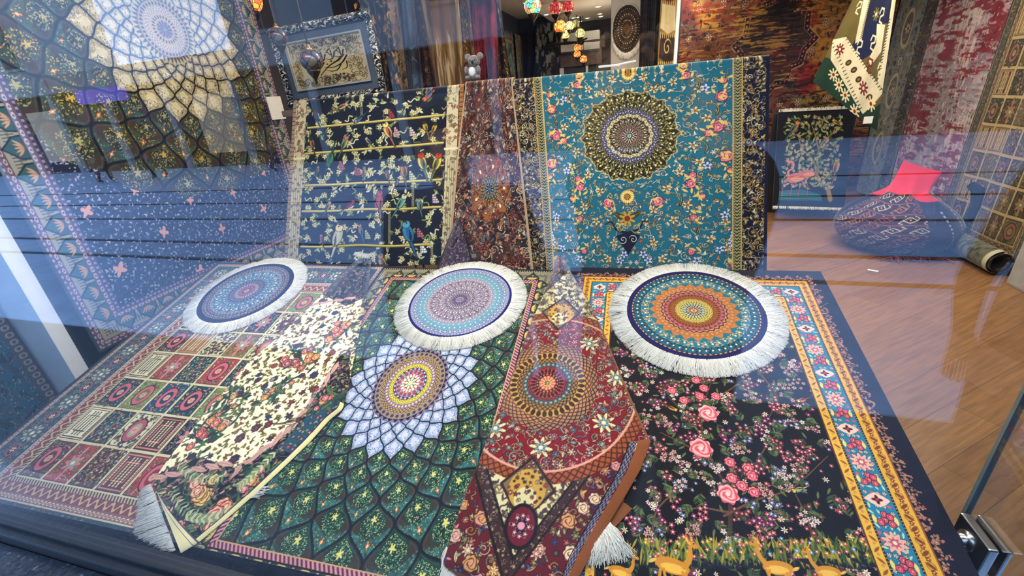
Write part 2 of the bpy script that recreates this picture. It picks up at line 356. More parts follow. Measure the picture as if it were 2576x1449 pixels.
def fill(cv, box, st, cols, inside=None, kinds='sflb', size=.5, co=None):
    """dense floral infill, each motif with its dark outline: spirals, flowers, leaves, buds"""
    g = cv.rng
    for x, y in jgrid(*box, st, g):
        if inside is not None and not inside(x, y): continue
        if not (0 <= x < cv.w and 0 <= y < cv.h): continue
        k = g.choice(kinds); c = cols[g.randrange(len(cols))]; c2 = cols[g.randrange(len(cols))]; r = st * size * g.uniform(.75, 1.2)
        o = cv.a[int(y), int(x)] * .35 if co is None else co
        if k == 's':
            sg = g.choice((1, -1)); ro = g.uniform(0, 6.3); w = max(1., st * .1)
            cv.spiral(x, y, r * 1.2, o, w + 1.6, 1.5, ro, sg); cv.spiral(x, y, r * 1.15, c, w, 1.5, ro, sg)
            lx, ly = x + r * math.cos(ro), y + sg * r * math.sin(ro); cv.leaf(lx, ly, r * .75, r * .36, ro + 1, o); cv.leaf(lx, ly, r * .6, r * .25, ro + 1, c2)
        elif k == 'f':
            n = g.choice((5, 6, 8)); ro = g.uniform(0, 6); cv.flower(x, y, r * .82, n, c, c2, o, ro)
            if r > 6: cv.flower(x, y, r * .5, n, c2, c, o, ro + .3)
        elif k == 'l':
            a = g.uniform(0, 6.3); x2, y2, a2 = x + r * .5 * math.cos(a + 1), y + r * .5 * math.sin(a + 1), a + 1.2
            cv.leaf(x, y, r * 1.15, r * .32 + 1, a, o); cv.leaf(x2, y2, r * .85, r * .25 + 1, a2, o)
            cv.leaf(x, y, r, r * .32, a, c, o if r > 5 else None); cv.leaf(x2, y2, r * .7, r * .25, a2, c2)
        elif k == 'b': cv.disc(x, y, max(.9, r * .35) + .9, o); cv.disc(x, y, max(.9, r * .35), c)
        elif k == 'r': cv.rose(x, y, r * .85, c, c2, o, o)
        elif k == 'v':
            a = g.uniform(0, 6.3); b = g.uniform(-.5, .5) * r; ca, sa = math.cos(a), math.sin(a); P = [(x + ca * t * r - sa * w_ * b, y + sa * t * r + ca * w_ * b) for t, w_ in ((-1.1, 0), (-.4, 1.2), (.4, -1.2), (1.1, 0))]
            cv.curve(P, max(1, st * .09) + 1.4, o, None, 4); cv.curve(P, max(1, st * .09), c, None, 4); cv.disc(P[3][0], P[3][1], max(1, r * .22), c2)
def edges(cv):
    X, Y = cv.full(); dx = np.minimum(X, cv.w - X); dy = np.minimum(Y, cv.h - Y)
    D = np.minimum(dx, dy); S = np.where(dx < dy, Y - cv.h / 2, X - cv.w / 2) + 0 * D; return D, S
def band(cv, D, S, a, b, c0, c1=None, per=0, kind='dot', c2=None):
    m = (D >= a) & (D < b); t = (D - (a + b) / 2) / ((b - a) / 2); cv.a[m] = c0
    if c1 is None: return
    p = wrap(S, per) / per * 2
    if kind == 'dot': k = np.hypot(p, t) < .55
    elif kind == 'chev': k = abs(wrap(S + abs(t) * per * .5, per)) < per * .22
    elif kind == 'dia': k = (abs(p) + abs(t)) < .75
    elif kind == 'wave': k = abs(t - .6 * np.sin(2 * np.pi * S / per)) < .3
    elif kind == 'rope': k = wrap(S + t * per * .4, per) > 0
    elif kind == 'beads': k = (np.hypot(p * .8, t) < .62) & (np.hypot(p * .8, t) > .3)
    else: k = abs(p) < .5
    cv.a[m & k] = c1
    if c2 is not None: cv.a[m & (abs(t) > .8)] = c2
def loop_pts(w, h, ins, per, off=0.):
    x0, y0, x1, y1 = ins, ins, w - ins, h - ins
    for (ax, ay, bx, by) in ((x0, y0, x1, y0), (x1, y0, x1, y1), (x1, y1, x0, y1), (x0, y1, x0, y0)):
        L = math.hypot(bx - ax, by - ay); n = max(1, round(L / per)); a = math.atan2(by - ay, bx - ax)
        for i in range(n):
            t = (i + off) / n; yield ax + (bx - ax) * t, ay + (by - ay) * t, a, i
def mirror(cv, lr=True, tb=False):
    if lr: k = cv.w // 2; cv.a[:, cv.w - k:] = cv.a[:, :k][:, ::-1]
    if tb: k = cv.h // 2; cv.a[cv.h - k:] = cv.a[:k][::-1]
def sample(cv, x, y):
    x = np.clip(x - .5, 0, cv.w - 1.001); y = np.clip(y - .5, 0, cv.h - 1.001); xi = x.astype(int); yi = y.astype(int); fx = (x - xi)[..., None]; fy = (y - yi)[..., None]
    a = cv.a; return (a[yi, xi] * (1 - fx) + a[yi, xi + 1] * fx) * (1 - fy) + (a[yi + 1, xi] * (1 - fx) + a[yi + 1, xi + 1] * fx) * fy
def net(X, Y, cx, cy, n, r0, k, sx=1., sy=1.):
    """ogee net that spreads from a centre: returns edge distance (px), cell coords a,b in -1..1, radius, cell id"""
    dx = (X - cx) / sx; dy = (Y - cy) / sy; rho = np.hypot(dx, dy) + 1e-3; th = np.arctan2(dy, dx)
    Aa = (th / (2 * np.pi) + .25) * 2 * n; Bb = k * 2 * n / (2 * np.pi) * np.log(rho / r0)
    g = .5 * np.cos(np.pi * Bb)
    d = np.minimum(abs(wrap(Aa - g, 2)), abs(wrap(Aa - 1 + g, 2)))
    slope = 1 / np.sqrt(1 + (.5 * np.pi * np.sin(np.pi * Bb) * k) ** 2)
    px = 2 * np.pi * rho / (2 * n)
    hw1 = .5 - g; a1 = wrap(Aa - .5, 2); one = abs(a1) < hw1
    a2 = wrap(Aa - 1.5, 2); hw2 = .5 + g
    a = np.where(one, a1 / (hw1 + 1e-3), a2 / (hw2 + 1e-3)); b = np.where(one, wrap(Bb - 1, 2), wrap(Bb, 2))
    hw = np.where(one, hw1, hw2); cid = np.round(Bb * 7 + np.where(one, Aa - a1, Aa - a2 + 50) * 3)
    rc = r0 * np.exp((Bb - b) * 2 * np.pi / (k * 2 * n))
    return d * px * slope, a, b, rho, hw * px, th, cid, rc
# ---------------------------------------------------------------- rug designs
CREAM, GOLD, NAVY, INK = hx('E8DDB0'), hx('D9A441'), hx('11143A'), hx('0A0C18')
ROSE, PINK, RED, TEAL = hx('D8556A'), hx('E9A0A0'), hx('8E1124'), hx('1F7E92')
def speck(cv, m, cols, dens, seed=0, cell=2):
    g = np.random.default_rng(seed); h, w = cv.h // cell + 1, cv.w // cell + 1
    r = np.kron(g.random((h, w)), np.ones((cell, cell)))[:cv.h, :cv.w]; k = np.kron(g.integers(0, len(cols), (h, w)), np.ones((cell, cell), int))[:cv.h, :cv.w]
    for i, c in enumerate(cols): cv.a[m & (r < dens) & (k == i)] = c
def paint_net(cv, cx, cy, n, r0, k, pal, rl=0, rm=0, sx=1., sy=1., lw=(1.2, .045), rmax=1e9, mask=None):
    X, Y = cv.full(); d, a, b, rho, hw, th, cid, rc = net(X, Y, cx, cy, n, r0, k, sx, sy)
    X = X + 0 * Y; area = (rho < rmax) if mask is None else mask
    base = np.empty_like(cv.a); base[:] = pal['g']
    nz = lin_noise(cv.w, cv.h, 7, 3, 2)
    base = mix(base, pal['g2'] + 0 * base, sst(.4, .7, nz))
    rr = np.hypot(a * .9, (b + .25) * 1.1)
    wob = .09 * np.sin(X * .55) * np.sin(Y * .5 + X * .2)
    arch = sst(.52, .6, rr + wob) * (1 - sst(1.0, 1.08, rr + wob)) * (b > -.25); base = mix(base, pal['arch'] + 0 * base, arch * .85)
    low = sst(.28, .36, b + wob + .25 * abs(a)) * (1 - sst(.72, .8, b + wob)); base = mix(base, pal['low'] + 0 * base, low * (nz * 1.1))
    if rl:
        t = (rc < rl) * 1.0; alt = (cid % 2 == 0)[..., None]
        L = np.where(alt, pal['l1'], pal['l2']) + 0 * base; L = mix(L, pal['l3'] + 0 * base, (np.hypot(a, b * .8) < .4) * .75); base = mix(base, L, t)
    src = cv.a[area].copy() if False else None
    cv.a[area] = base[area]
    big = hw > 6
    speck(cv, area & (rr < .55) & (hw > 4) & (rc >= rl), pal['sp'], .30, 5, 2); speck(cv, area & (rr > .3) & (hw > 4) & (rc < rl), [pal['l1'], pal['l2'], hx('5A6A8A'), hx('E8E4E8')], .25, 8, 2)
    speck(cv, area & (b > .2) & (hw > 8), pal['sp'], .14, 6, 2)
    # small flower near the outer tip and a bud in the middle
    fx, fy = a * hw, (b - .52) * hw * 1.15; q = np.hypot(fx, fy) - hw * .12 * (1 + .35 * np.cos(4 * np.arctan2(fy, fx)))
    cv.a[area & (q < 0) & (rc >= rl)] = pal['fl']; cv.a[area & (np.hypot(fx, fy) < hw * .05) & big] = pal['flc']
    fx, fy = a * hw, (b + .28) * hw * 1.2; q = np.hypot(fx, fy) - hw * .13 * (1 + .4 * np.cos(5 * np.arctan2(fy, fx)))
    cv.a[area & (q < 0) & (rc >= rl)] = pal['fl2']
    w = lw[0] + lw[1] * hw; e = np.clip(w - d + .5, 0, 1) * area
    e2 = np.clip(1.0 - abs(d - w * 1.9 - .6), 0, 1) * area * .45 * (hw > 5)
    cv.a = mix(cv.a, pal['e2'] + 0 * cv.a, e2); cv.a = mix(cv.a, pal['e'] + 0 * cv.a, e)
def rosette(cv, cx, cy, rings, sx=1., sy=1.):
    """rings: (r_outer, colour, colour2, petals, kind) from outside in"""
    R = rings[0][0] * max(sx, sy) * 1.15; q = cv.win(cx, cy, R)
    if not q: return
    w, dx, dy = q; rho = np.hypot(dx / sx, dy / sy); th = np.arctan2(dy / sy, dx / sx); sub = cv.a[w]
    sub[:] = polar_rings(rho, th, rings, sub)
def polar_rings(rho, th, rings, base):
    out = np.array(base, np.float32); rho = rho + 0 * th; th = th + 0 * rho
    for i, (ro, c, c2, n, kind) in enumerate(rings):
        ri = rings[i + 1][0] if i + 1 < len(rings) else 0.0
        t = (rho - ri) / max(ro - ri, 1e-6); p = wrap(th, 2 * np.pi / n) / (np.pi / n); m = rho < ro
        if kind == 'edge': m = rho < ro * (1 + .03 * abs(p) * 2 - .03)
        if kind == 'scallop': m = rho < ro * (1 - .09 * p * p)
        out[m] = c; m = m & (rho >= ri * .97)
        if kind == 'dots': k = np.hypot(p, (t - .5) * 2) < .6
        elif kind == 'zig': k = abs(t - .25 - .5 * abs(p)) < .16
        elif kind == 'petal': k = abs(p) < np.sqrt(np.clip(1 - (2 * t - 1) ** 2, 0, 1)) * .75
        elif kind == 'tri': k = abs(p) < (1 - t)
        elif kind == 'lat': k = (abs(wrap(th * n / (2 * np.pi) + t * 1.5, 1)) < .13) | (abs(wrap(th * n / (2 * np.pi) - t * 1.5, 1)) < .13)
        elif kind == 'scroll': k = (np.sin(th * n + 2.2 * np.sin(t * 7)) * np.sin(t * 9 + 1.5 * np.sin(th * n * .5)) > .25)
        elif kind == 'fine': k = (np.sin(th * n) * np.sin(t * 14 + .8 * np.sin(th * n / 2)) > .2)
        elif kind == 'scallop': k = (np.hypot(p, (t - .45) * 1.6) < .7)
        else: k = np.zeros(m.shape, bool)
        out[m & k] = c2
        if kind in ('scroll', 'fine') and n < 80: out[m & (np.hypot(p, (t - .5) * 2.2) < .28)] = CREAM
    return out
RES = 800
def rug_map(u0, s1, res, h=0.0):
    def f(px, py): u, s = PL(px, py, h); return (u - u0) * res, (s1 - s) * res
    return f
G_RECT = (-1.195, -.300, .195, 1.585)
def design_green():
    u0, u1, s0, s1 = G_RECT; cv = Cv((u1 - u0) * RES, (s1 - s0) * RES, hx('1E3A34')); cx, cy = cv.w / 2, cv.h / 2 + 2
    pal = dict(g=hx('1E4A3C'), g2=hx('153428'), arch=hx('4A3A30'), low=hx('2F8A88'), l1=hx('8FB4C8'), l2=hx('A9A3C4'), l3=hx('D8D0DC'), sp=[hx('5E9A6A'), hx('8FA86A'), hx('2C6C5C'), hx('B9B88A')],
               fl=hx('E0894A'), flc=hx('F5E0A0'), fl2=hx('D8CF7A'), e=hx('0B0F26'), e2=hx('8A7D6C'))
    paint_net(cv, cx, cy, 21, 95, .9, pal, rl=192, sx=.93, sy=1.12, lw=(.9, .055))
    rosette(cv, cx, cy, [(118, hx('8D7A8E'), hx('1A1A44'), 38, 'tri'), (108, hx('9C8A74'), hx('57385C'), 38, 'dots'), (92, hx('B7A05A'), hx('5D2E5A'), 48, 'lat'), (78, hx('8C6FA0'), hx('D9C77A'), 44, 'dots'), (66, hx('D8C63C'), hx('7A7A2A'), 40, 'fine'),
        (52, hx('51335F'), hx('C9B6C9'), 22, 'dots'), (44, hx('7FAFA8'), hx('B83A5C'), 16, 'petal'), (30, hx('C24A5E'), hx('F0D8C0'), 16, 'petal'), (18, hx('2C6E78'), hx('E9E0A8'), 8, 'petal'), (7, hx('E9E0A8'), hx('E9E0A8'), 4, 'dots')], .93, 1.12)
    D, S = edges(cv)
    band(cv, D, S, 0, 8, hx('16242A')); band(cv, D, S, 8, 72, hx('A8A284'), hx('5A5748'), 5, 'dia')
    # palmette row on the dotted ground
    for x, y, a, i in loop_pts(cv.w, cv.h, 60, 62, .5):
        ca, sa = math.cos(a), math.sin(a); nx, ny = sa, -ca
        P = [(x + ca * t + nx * v, y + sa * t + ny * v) for t, v in ((-29, -10), (-24, 12), (-10, 26), (0, 44), (10, 26), (24, 12), (29, -10))]
        cv.poly(P, hx('15201E')); P = [(x + ca * t + nx * v, y + sa * t + ny * v) for t, v in ((-25, -10), (-21, 10), (-8, 22), (0, 38), (8, 22), (21, 10), (25, -10))]; cv.poly(P, hx('2E4A3A'))
        for k in range(-3, 4): cv.leaf(x + k * 4 * ca + nx * 3, y + k * 4 * sa + ny * 3, 11, 2.2, a - math.pi / 2 + k * .3, hx('D4A24A') if k % 2 else hx('C8C48A'))
        cv.flower(x + nx * 20, y + ny * 20, 5, 6, hx('C98A4A'), CREAM, hx('3A2A20'), 0)
    D, S = edges(cv)
    band(cv, D, S, 62, 66, hx('2A1A20')); band(cv, D, S, 66, 79, hx('7C2A44'), hx('C79AA0'), 11, 'rope'); band(cv, D, S, 79, 82, hx('C7A070')); band(cv, D, S, 8, 18, hx('30302E'), hx('B9A878'), 9, 'dot')
    return cv
B_RECT = (-.245, .748, .13, 1.605)
def design_tree():
    u0, u1, s0, s1 = B_RECT; cv = Cv((u1 - u0) * RES, (s1 - s0) * RES, hx('0C0E1A')); g = random.Random(5); w, h = cv.w, cv.h
    f = rug_map(u0, s1, RES); fx0, fy0, fx1, fy1 = 152, 152, w - 152, h - 152
    FLS = [(hx('C96A72'), hx('F3C9A0')), (hx('B85468'), hx('F0D0C0')), (hx('D8B4A0'), hx('B06050')), (hx('E7D9CC'), hx('C98A60')), (hx('8A8FA8'), hx('DADAE0')), (hx('A34A6E'), hx('F2C0D0')), (hx('9A4858'), hx('E8B070'))]
    br = hx('7A5236'); lf = hx('3E5A3A'); lf2 = hx('6C7A48')
    def cluster(x, y, R, n, ci):
        cp, cc = FLS[ci]
        for _ in range(n):
            a, r = g.uniform(0, 6.3), R * math.sqrt(g.random()); cv.flower(x + r * math.cos(a), y + r * math.sin(a), g.uniform(4.6, 6.6), 5, cp, cc, hx('2A0E18'), a, .22)
    def sprig(x, y, a, L, ci):
        x2, y2 = x + L * math.cos(a), y + L * math.sin(a); mx, my = (x + x2) / 2 + g.uniform(-8, 8), (y + y2) / 2 + g.uniform(-8, 8)
        p = cv.curve([(x, y), (mx, my), (x2, y2)], 1.6, br, .9)
        for i in range(2, len(p), 3):
            for sg in (-1, 1): cv.leaf(p[i][0] + 6 * math.cos(a + sg), p[i][1] + 6 * math.sin(a + sg), 7, 2, a + sg * .8, lf if g.random() < .6 else lf2)
        k = g.choice((0, 1, 2))
        if k == 0: cluster(x2, y2, 17, 9, ci)
        elif k == 1:
            for j in range(6): cluster(x2 + (j % 2 * 11 - 5) * math.cos(a + 1.57) + j * 6 * math.cos(a), y2 + (j % 2 * 11 - 5) * math.sin(a + 1.57) + j * 6 * math.sin(a), 1.5, 1, ci)
        else:
            for j in range(4): cluster(x2 + g.uniform(-16, 16), y2 + g.uniform(-16, 16), 2, 1, ci)
    tr = [f(1830, 1410), f(1835, 1330), f(1830, 1240), f(1790, 1160), f(1765, 1080), f(1770, 1020), f(1790, 960)]
    for bx0, by0, pts in ((0, 0, tr),): cv.curve(pts, 9, hx('55382A'), 3)
    for lst in ([(1830, 1240), (1880, 1200), (1930, 1120), (1990, 1060)], [(1820, 1300), (1900, 1260), (1990, 1230), (2080, 1150)], [(1790, 1160), (1720, 1120), (1660, 1090)], [(1765, 1080), (1720, 1040), (1680, 1000)],
                [(1770, 1020), (1840, 980), (1900, 930)], [(2050, 1430), (2040, 1350), (2020, 1290), (1990, 1230)], [(1640, 1370), (1650, 1290), (1700, 1240), (1740, 1230)], [(1830, 1290), (1760, 1280), (1700, 1290)], [(1900, 930), (1950, 1000), (1930, 1060)]):
        P = [f(*q) for q in lst]; pp = cv.curve(P, 5, br, 1.6)
    pts = list(jgrid(fx0 + 8, fy0 + 8, fx1 - 8, fy1 - 60, 37, g, .35)); g.shuffle(pts)
    for x, y in pts: sprig(x, y, g.uniform(0, 6.3), g.uniform(14, 34), g.randrange(7))
    for x, y in jgrid(fx0 + 4, fy0 + 4, fx1 - 4, fy1 - 50, 26, g, .45):
        k = g.random()
        if k < .35: cv.flower(x, y, 4.6, 5, *FLS[g.randrange(7)], hx('1A0A14'), x)
        elif k < .6: cv.leaf(x, y, 9, 2.4, g.uniform(0, 6), lf2)
        elif k < .7: cv.flower(x, y, 7, 6, hx('F0E2D0'), hx('C9A050'), None, x, .5)
    for q in ((1690, 985), (1760, 1000), (1720, 1010), (1750, 960), (1770, 980), (1800, 1000), (1835, 1165), (1880, 1180), (1840, 1205), (1865, 1225), (1895, 1240), (1890, 1200)): cv.rose(*f(*q), 12, hx('E0606E'), hx('F2A8A0'), hx('9E2A40'), hx('2A0814'))
    for q, r in (((1780, 1042), 24), ((1762, 1130), 26), ((1830, 1245), 22)): cv.rose(*f(*q), r, hx('F08888'), hx('F8C8B8'), hx('C83A50'), hx('2A0814'))
    for q, fl, c in (((1890, 990), 1, hx('4A9AA0')), ((2005, 1235), -1, hx('4A9AA0')), ((2015, 1010), -1, hx('D88A40')), ((1690, 1030), 1, hx('D8A040'))): cv.bird(*f(*q), 20, c, hx('E0C050'), hx('D8B040') if c[0] < .5 else hx('A85A20'), fl, .5, .9)
    # meadow strip with grass and deer
    for yy in (1378, 1405):
        for x in np.arange(1500, 2190, 62):
            X, Y = f(x + g.uniform(-8, 8), yy); cv.ell(X, Y + 10, 34, 6, .04, hx('1A2030'))
            for k in range(16): cv.leaf(X + g.uniform(-28, 28), Y - 2, g.uniform(10, 20), 2, -math.pi / 2 + g.uniform(-.6, .6), (hx('6E7A2A'), hx('A89A3A'), hx('3E5A3A'))[k % 3])
            for k in range(5): cv.flower(X + g.uniform(-26, 26), Y - g.uniform(2, 14), 4.5, 5, (hx('D8A030'), hx('D05A60'), hx('6A9AC0'))[k % 3], CREAM, None, k)
    def deer(x, y, sc, fl):
        T = lambda u, v: (x + fl * u * sc, y + v * sc); c = hx('D09030'); c2 = hx('E8B850')
        cv.ell(*T(0, 0), 24 * sc, 11 * sc, .12 * fl, c); cv.ell(*T(2, 3), 18 * sc, 6 * sc, .1 * fl, c2)
        cv.curve([T(17, -2), T(25, -14), T(27, -30)], 9 * sc, c, 5 * sc); cv.ell(*T(31, -33), 8 * sc, 4 * sc, .3 * fl, c); cv.leaf(*T(24, -38), 7 * sc, 2 * sc, -2.2, c2)
        cv.line([T(26, -36), T(22, -48)], 1.5, c); cv.line([T(28, -36), T(29, -50)], 1.5, c)
        for u, k in ((-16, -3), (-12, 3), (14, 4), (19, -4)): cv.line([T(u, 6), T(u + k, 22), T(u + k - 1, 36)], 4 * sc, c, 2 * sc)
        cv.leaf(*T(-27, -3), 7 * sc, 2.5 * sc, 2.6, c2); cv.disc(*T(32, -35), 1.2, INK)
    for q, sc, fl in (((1690, 1425), 1.3, 1), ((1955, 1430), 1.1, -1), ((1560, 1440), .9, 1), ((2080, 1440), .9, -1)): deer(*f(*q), sc, fl)
    D, S = edges(cv)
    band(cv, D, S, 0, 152, hx('0E1430'))
    band(cv, D, S, 54, 82, hx('E0B03C')); band(cv, D, S, 82, 86, hx('1E5A78')); band(cv, D, S, 84, 134, hx('2C86A4')); band(cv, D, S, 134, 152, hx('E3B543')); band(cv, D, S, 152, 155, hx('6A3A20'))
    band(cv, D, S, 52, 55, hx('A05A30')); band(cv, D, S, 80, 84, hx('2A2A38'), hx('C9905A'), 6, 'dot'); band(cv, D, S, 131, 135, hx('2A2A38'), hx('C9905A'), 6, 'dot')
    for x, y, a, i in loop_pts(w, h, 67, 21):
        c = math.cos(a), math.sin(a); cv.leaf(x, y, 9, 3.2, a + (.9 if i % 2 else -.9), hx('8A4A28')); cv.ring(x, y, 6.5, 1.3, hx('9A5A2A')); cv.flower(x + 10 * c[0], y + 10 * c[1], 3.6, 5, hx('C03A38'), CREAM, hx('5A2A18'), 0)
    for x, y, a, i in loop_pts(w, h, 143, 19):
        cv.leaf(x, y, 8, 2.4, a + (.8 if i % 2 else -.8), hx('9A5A28')); cv.flower(x + 8 * math.cos(a), y + 8 * math.sin(a), 3.0, 5, hx('C04038'), CREAM, None, 0)
    for x, y, a, i in loop_pts(w, h, 109, 13, .3):
        for j in (-17, -6, 6, 17):
            v = j + g.uniform(-3, 3); k = g.random(); X, Y = x - math.sin(a) * v, y + math.cos(a) * v
            if k < .5: cv.flower(X, Y, 4.4, 5, hx('E8DDB8'), hx('C87A5A'), hx('1A4A60'), x)
            elif k < .75: cv.leaf(X, Y, 6.5, 2, g.uniform(0, 6), hx('B9D8A8'))
            else: cv.disc(X, Y, 3.2, hx('D8606E'))
    for x, y, a, i in loop_pts(w, h, 109, 78):
        if i % 2: cv.flower(x, y, 21, 10, hx('E7B8A0'), hx('C04A5A'), hx('6A2438'), a, .18); cv.flower(x, y, 11, 8, hx('C9607A'), CREAM, None, a)
        else:
            P = [(x + 22 * math.cos(a + t) * (1 if k % 2 == 0 else .8), y + 15 * math.sin(a + t) * (1 if k % 2 == 0 else .8)) for k, t in enumerate(np.linspace(0, 6.28, 9)[:-1])]
            cv.poly(P, hx('F0C8B0')); cv.flower(x, y, 9, 4, hx('3A1420'), hx('C04A4A'), hx('C0707A'), a)
        xm, ym = x + 39 * math.cos(a), y + 39 * math.sin(a)
        for dx, dy in ((0, 0), (9, 7), (-9, 6), (2, -10), (10, -6)): cv.rose(xm + dx, ym + dy, 6.5, hx('D8405A'), hx('F0A0A0'), hx('8A1A34'), hx('1A4050'))
        for s_ in (-1, 1): cv.leaf(xm + s_ * 18 * math.sin(a), ym - s_ * 18 * math.cos(a), 9, 3.4, a, hx('E8D070'))
    # scalloped vine on the navy ground
    for x, y, a, i in loop_pts(w, h, 40, 30):
        nx, ny = math.sin(a), -math.cos(a)
        for k in range(26):
            t, v = g.uniform(-15, 15), g.uniform(0, 24); v *= (1 - abs(t) / 22)
            cv.flower(x + math.cos(a) * t + nx * (v - 10), y + math.sin(a) * t + ny * (v - 10), 2.6, 5, (hx('E0B088'), hx('D08A70'), hx('C8A070'))[k % 3], hx('8A3A38'), None, t)
    return cv
P_RECT = (-2.262, -1.175, .115, 1.605); PRES = 620
def design_panels(w=None, h=None, rows=7, cols=5, pal=None, seed=3, bw=148, dim=1.0):
    if w is None: w, h = int((P_RECT[1] - P_RECT[0]) * PRES), int((P_RECT[3] - P_RECT[2]) * PRES)
    cv = Cv(w, h, hx('8F8A82')); g = random.Random(seed); cv.rng = g
    gnd = pal or [hx('22567A'), hx('E6DCB4'), hx('B5474A'), hx('D8CFA8'), hx('8A9A5A'), hx('171A40'), hx('6E4A48'), hx('D6A93A'), hx('1E4A58'), hx('9A7A50'), hx('5A3A2C'), hx('D8CDA0')]
    tw, th = (w - 2 * bw) / cols, (h - 2 * bw) / rows
    for r in range(rows):
        for c in range(cols):
            x0, y0 = bw + c * tw, bw + r * th; cx, cy = x0 + tw / 2, y0 + th / 2; base = gnd[(r * 5 + c * 7 + (r * r * c) % 5) % len(gnd)]
            cv.rect(x0, y0, x0 + tw, y0 + th, hx('D9CBA0')); cv.rect(x0 + 3, y0 + 3, x0 + tw - 3, y0 + th - 3, hx('3A2A28'))
            cv.rect(x0 + 4.5, y0 + 4.5, x0 + tw - 4.5, y0 + th - 4.5, base); light = base.mean() > .55
            co = [hx('3A3A30'), hx('7A2A34'), hx('3A5A48'), hx('8A6A30')] if light else [hx('E0D4A8'), hx('D88A80'), hx('8AB0A0'), hx('C9A85A')]
            k = (r * r + 2 * c + 3 * r * c // 2) % 4; b2 = (x0 + 9, y0 + 9, x0 + tw - 6, y0 + th - 6)
            if k == 0:
                fill(cv, b2, 9, co, size=.5); cv.ell(cx, cy, tw * .3, th * .34, 0, hx('3A2030')); cv.ell(cx, cy, tw * .27, th * .31, 0, hx('D07078') if not light else hx('B8606A')); cv.ell(cx, cy, tw * .17, th * .2, 0, base * .8); cv.rose(cx, cy, tw * .12, CREAM, ROSE, RED)
            elif k == 1:
                for q in (.42, .33, .24, .15): cv.rect(cx - tw * q, cy - th * q, cx + tw * q, cy + th * q, co[1] if q in (.42, .24) else base); cv.rect(cx - tw * q + 2.5, cy - th * q + 2.5, cx + tw * q - 2.5, cy + th * q - 2.5, base)
                for t in np.arange(-.34, .36, .055):
                    for s_ in (-.34, .34, -.12, .12, 0): cv.disc(cx + s_ * tw, cy + t * th, 2.2, co[0])
            elif k == 2:
                cv.curve([(cx + 6, cy + th * .4), (cx - 8, cy + th * .15), (cx + 5, cy - th * .1), (cx - 4, cy - th * .38)], 2.4, co[1]); fill(cv, b2, 8.5, co, kinds='flv', size=.62)
            else:
                fill(cv, b2, 8.5, co, kinds='sv', size=.5); cv.flower(cx, cy, tw * .3, 8, co[1], base, hx('2A1A20'), 0, .2); cv.flower(cx, cy, tw * .17, 6, co[2], CREAM, None, .4); cv.leaf(cx, cy - th * .33, th * .12, 4, 1.57, co[1]); cv.leaf(cx, cy + th * .33, th * .12, 4, 1.57, co[1])
    D, S = edges(cv); q = bw / 148.
    band(cv, D, S, 0, 12 * q, hx('2A3848')); band(cv, D, S, 12 * q, 24 * q, hx('8A6468'), hx('C8B8A0'), 12, 'beads'); band(cv, D, S, 24 * q, 104 * q, hx('3E5C68')); band(cv, D, S, 104 * q, 118 * q, hx('9A6A6A'), hx('D8C8A8'), 11, 'beads')
    band(cv, D, S, 118 * q, 138 * q, hx('8C4A4E'), hx('D0B488'), 22, 'wave'); band(cv, D, S, 138 * q, 148 * q, hx('C8B890'), hx('5A3A34'), 8, 'rope'); band(cv, D, S, 102 * q, 105 * q, hx('D8C8A8')); band(cv, D, S, 23 * q, 25 * q, hx('D8C8A8'))
    dm = (D > 26 * q) & (D < 101 * q)
    for x, y, a, i in loop_pts(w, h, 64 * q, 15 * q + 2, .5):
        for j in range(5):
            v = (-30 + 15 * j) * q + g.uniform(-3, 3); X, Y = x - math.sin(a) * v, y + math.cos(a) * v; c = (hx('A89888'), hx('7E97A0'), hx('B07878'), hx('8E9A78'), hx('C8BC98'))[g.randrange(5)]
            if j % 2: cv.spiral(X, Y, 8.5 * q, c, 1.5, 1.5, g.uniform(0, 6), g.choice((1, -1)))
            else: cv.flower(X, Y, 5.5 * q, 6, c, hx('7A3440'), hx('1E2C38'), x)
    for x, y, a, i in loop_pts(w, h, 64 * q, 92 * q):
        cv.flower(x, y, 23 * q, 10, hx('C0B49A'), hx('8A4A54'), hx('1E2C38'), a, .16); cv.flower(x, y, 15 * q, 8, hx('547C86'), CREAM, hx('5A3038'), a, .2)
        xm, ym = x + 46 * q * math.cos(a), y + 46 * q * math.sin(a); cv.ell(xm, ym, 17 * q, 13 * q, a, hx('A8606A')); cv.ell(xm, ym, 12 * q, 9 * q, a, hx('2A3A48')); cv.flower(xm, ym, 8 * q, 6, CREAM, ROSE, None, a)
    cv.a *= dim
    return cv
def design_navygold(w, h): # dense gold vine used for the teal rug's wide side borders
    cv = Cv(w, h, hx('0C0F33')); g = random.Random(9); cv.rng = g
    fill(cv, (4, 4, w - 4, h), 15, [hx('C9A860'), hx('B8923E'), hx('D8C48A'), hx('8E7430'), hx('9A8A90')], kinds='svvsl', size=.62)
    fill(cv, (4, 4, w - 4, h), 20, [hx('E0D09A'), hx('C9A050')], kinds='fls', size=.35, co=hx('0C0F33'))
    return cv
def on_sheet(P):
    """pixel -> (row, column) fractions on a bilinear sheet whose four corners are given (TL, TR, BR, BL)"""
    TL, TR, BR, BL = [np.array(p, float) for p in P]; n = np.cross(TR - TL, BL - TL); n /= np.linalg.norm(n)
    def f(px, py):
        q = hit(px, py, n, TL); u, v = .5, .5
        for _ in range(6):
            e = q - (TL * (1 - u) * (1 - v) + TR * u * (1 - v) + BR * u * v + BL * (1 - u) * v)
            du = (TR - TL) * (1 - v) + (BR - BL) * v; dv = (BL - TL) * (1 - u) + (BR - TR) * u
            s, *_ = np.linalg.lstsq(np.stack([du, dv], 1), e, rcond=None); u += s[0]; v += s[1]
        return u, v
    return f
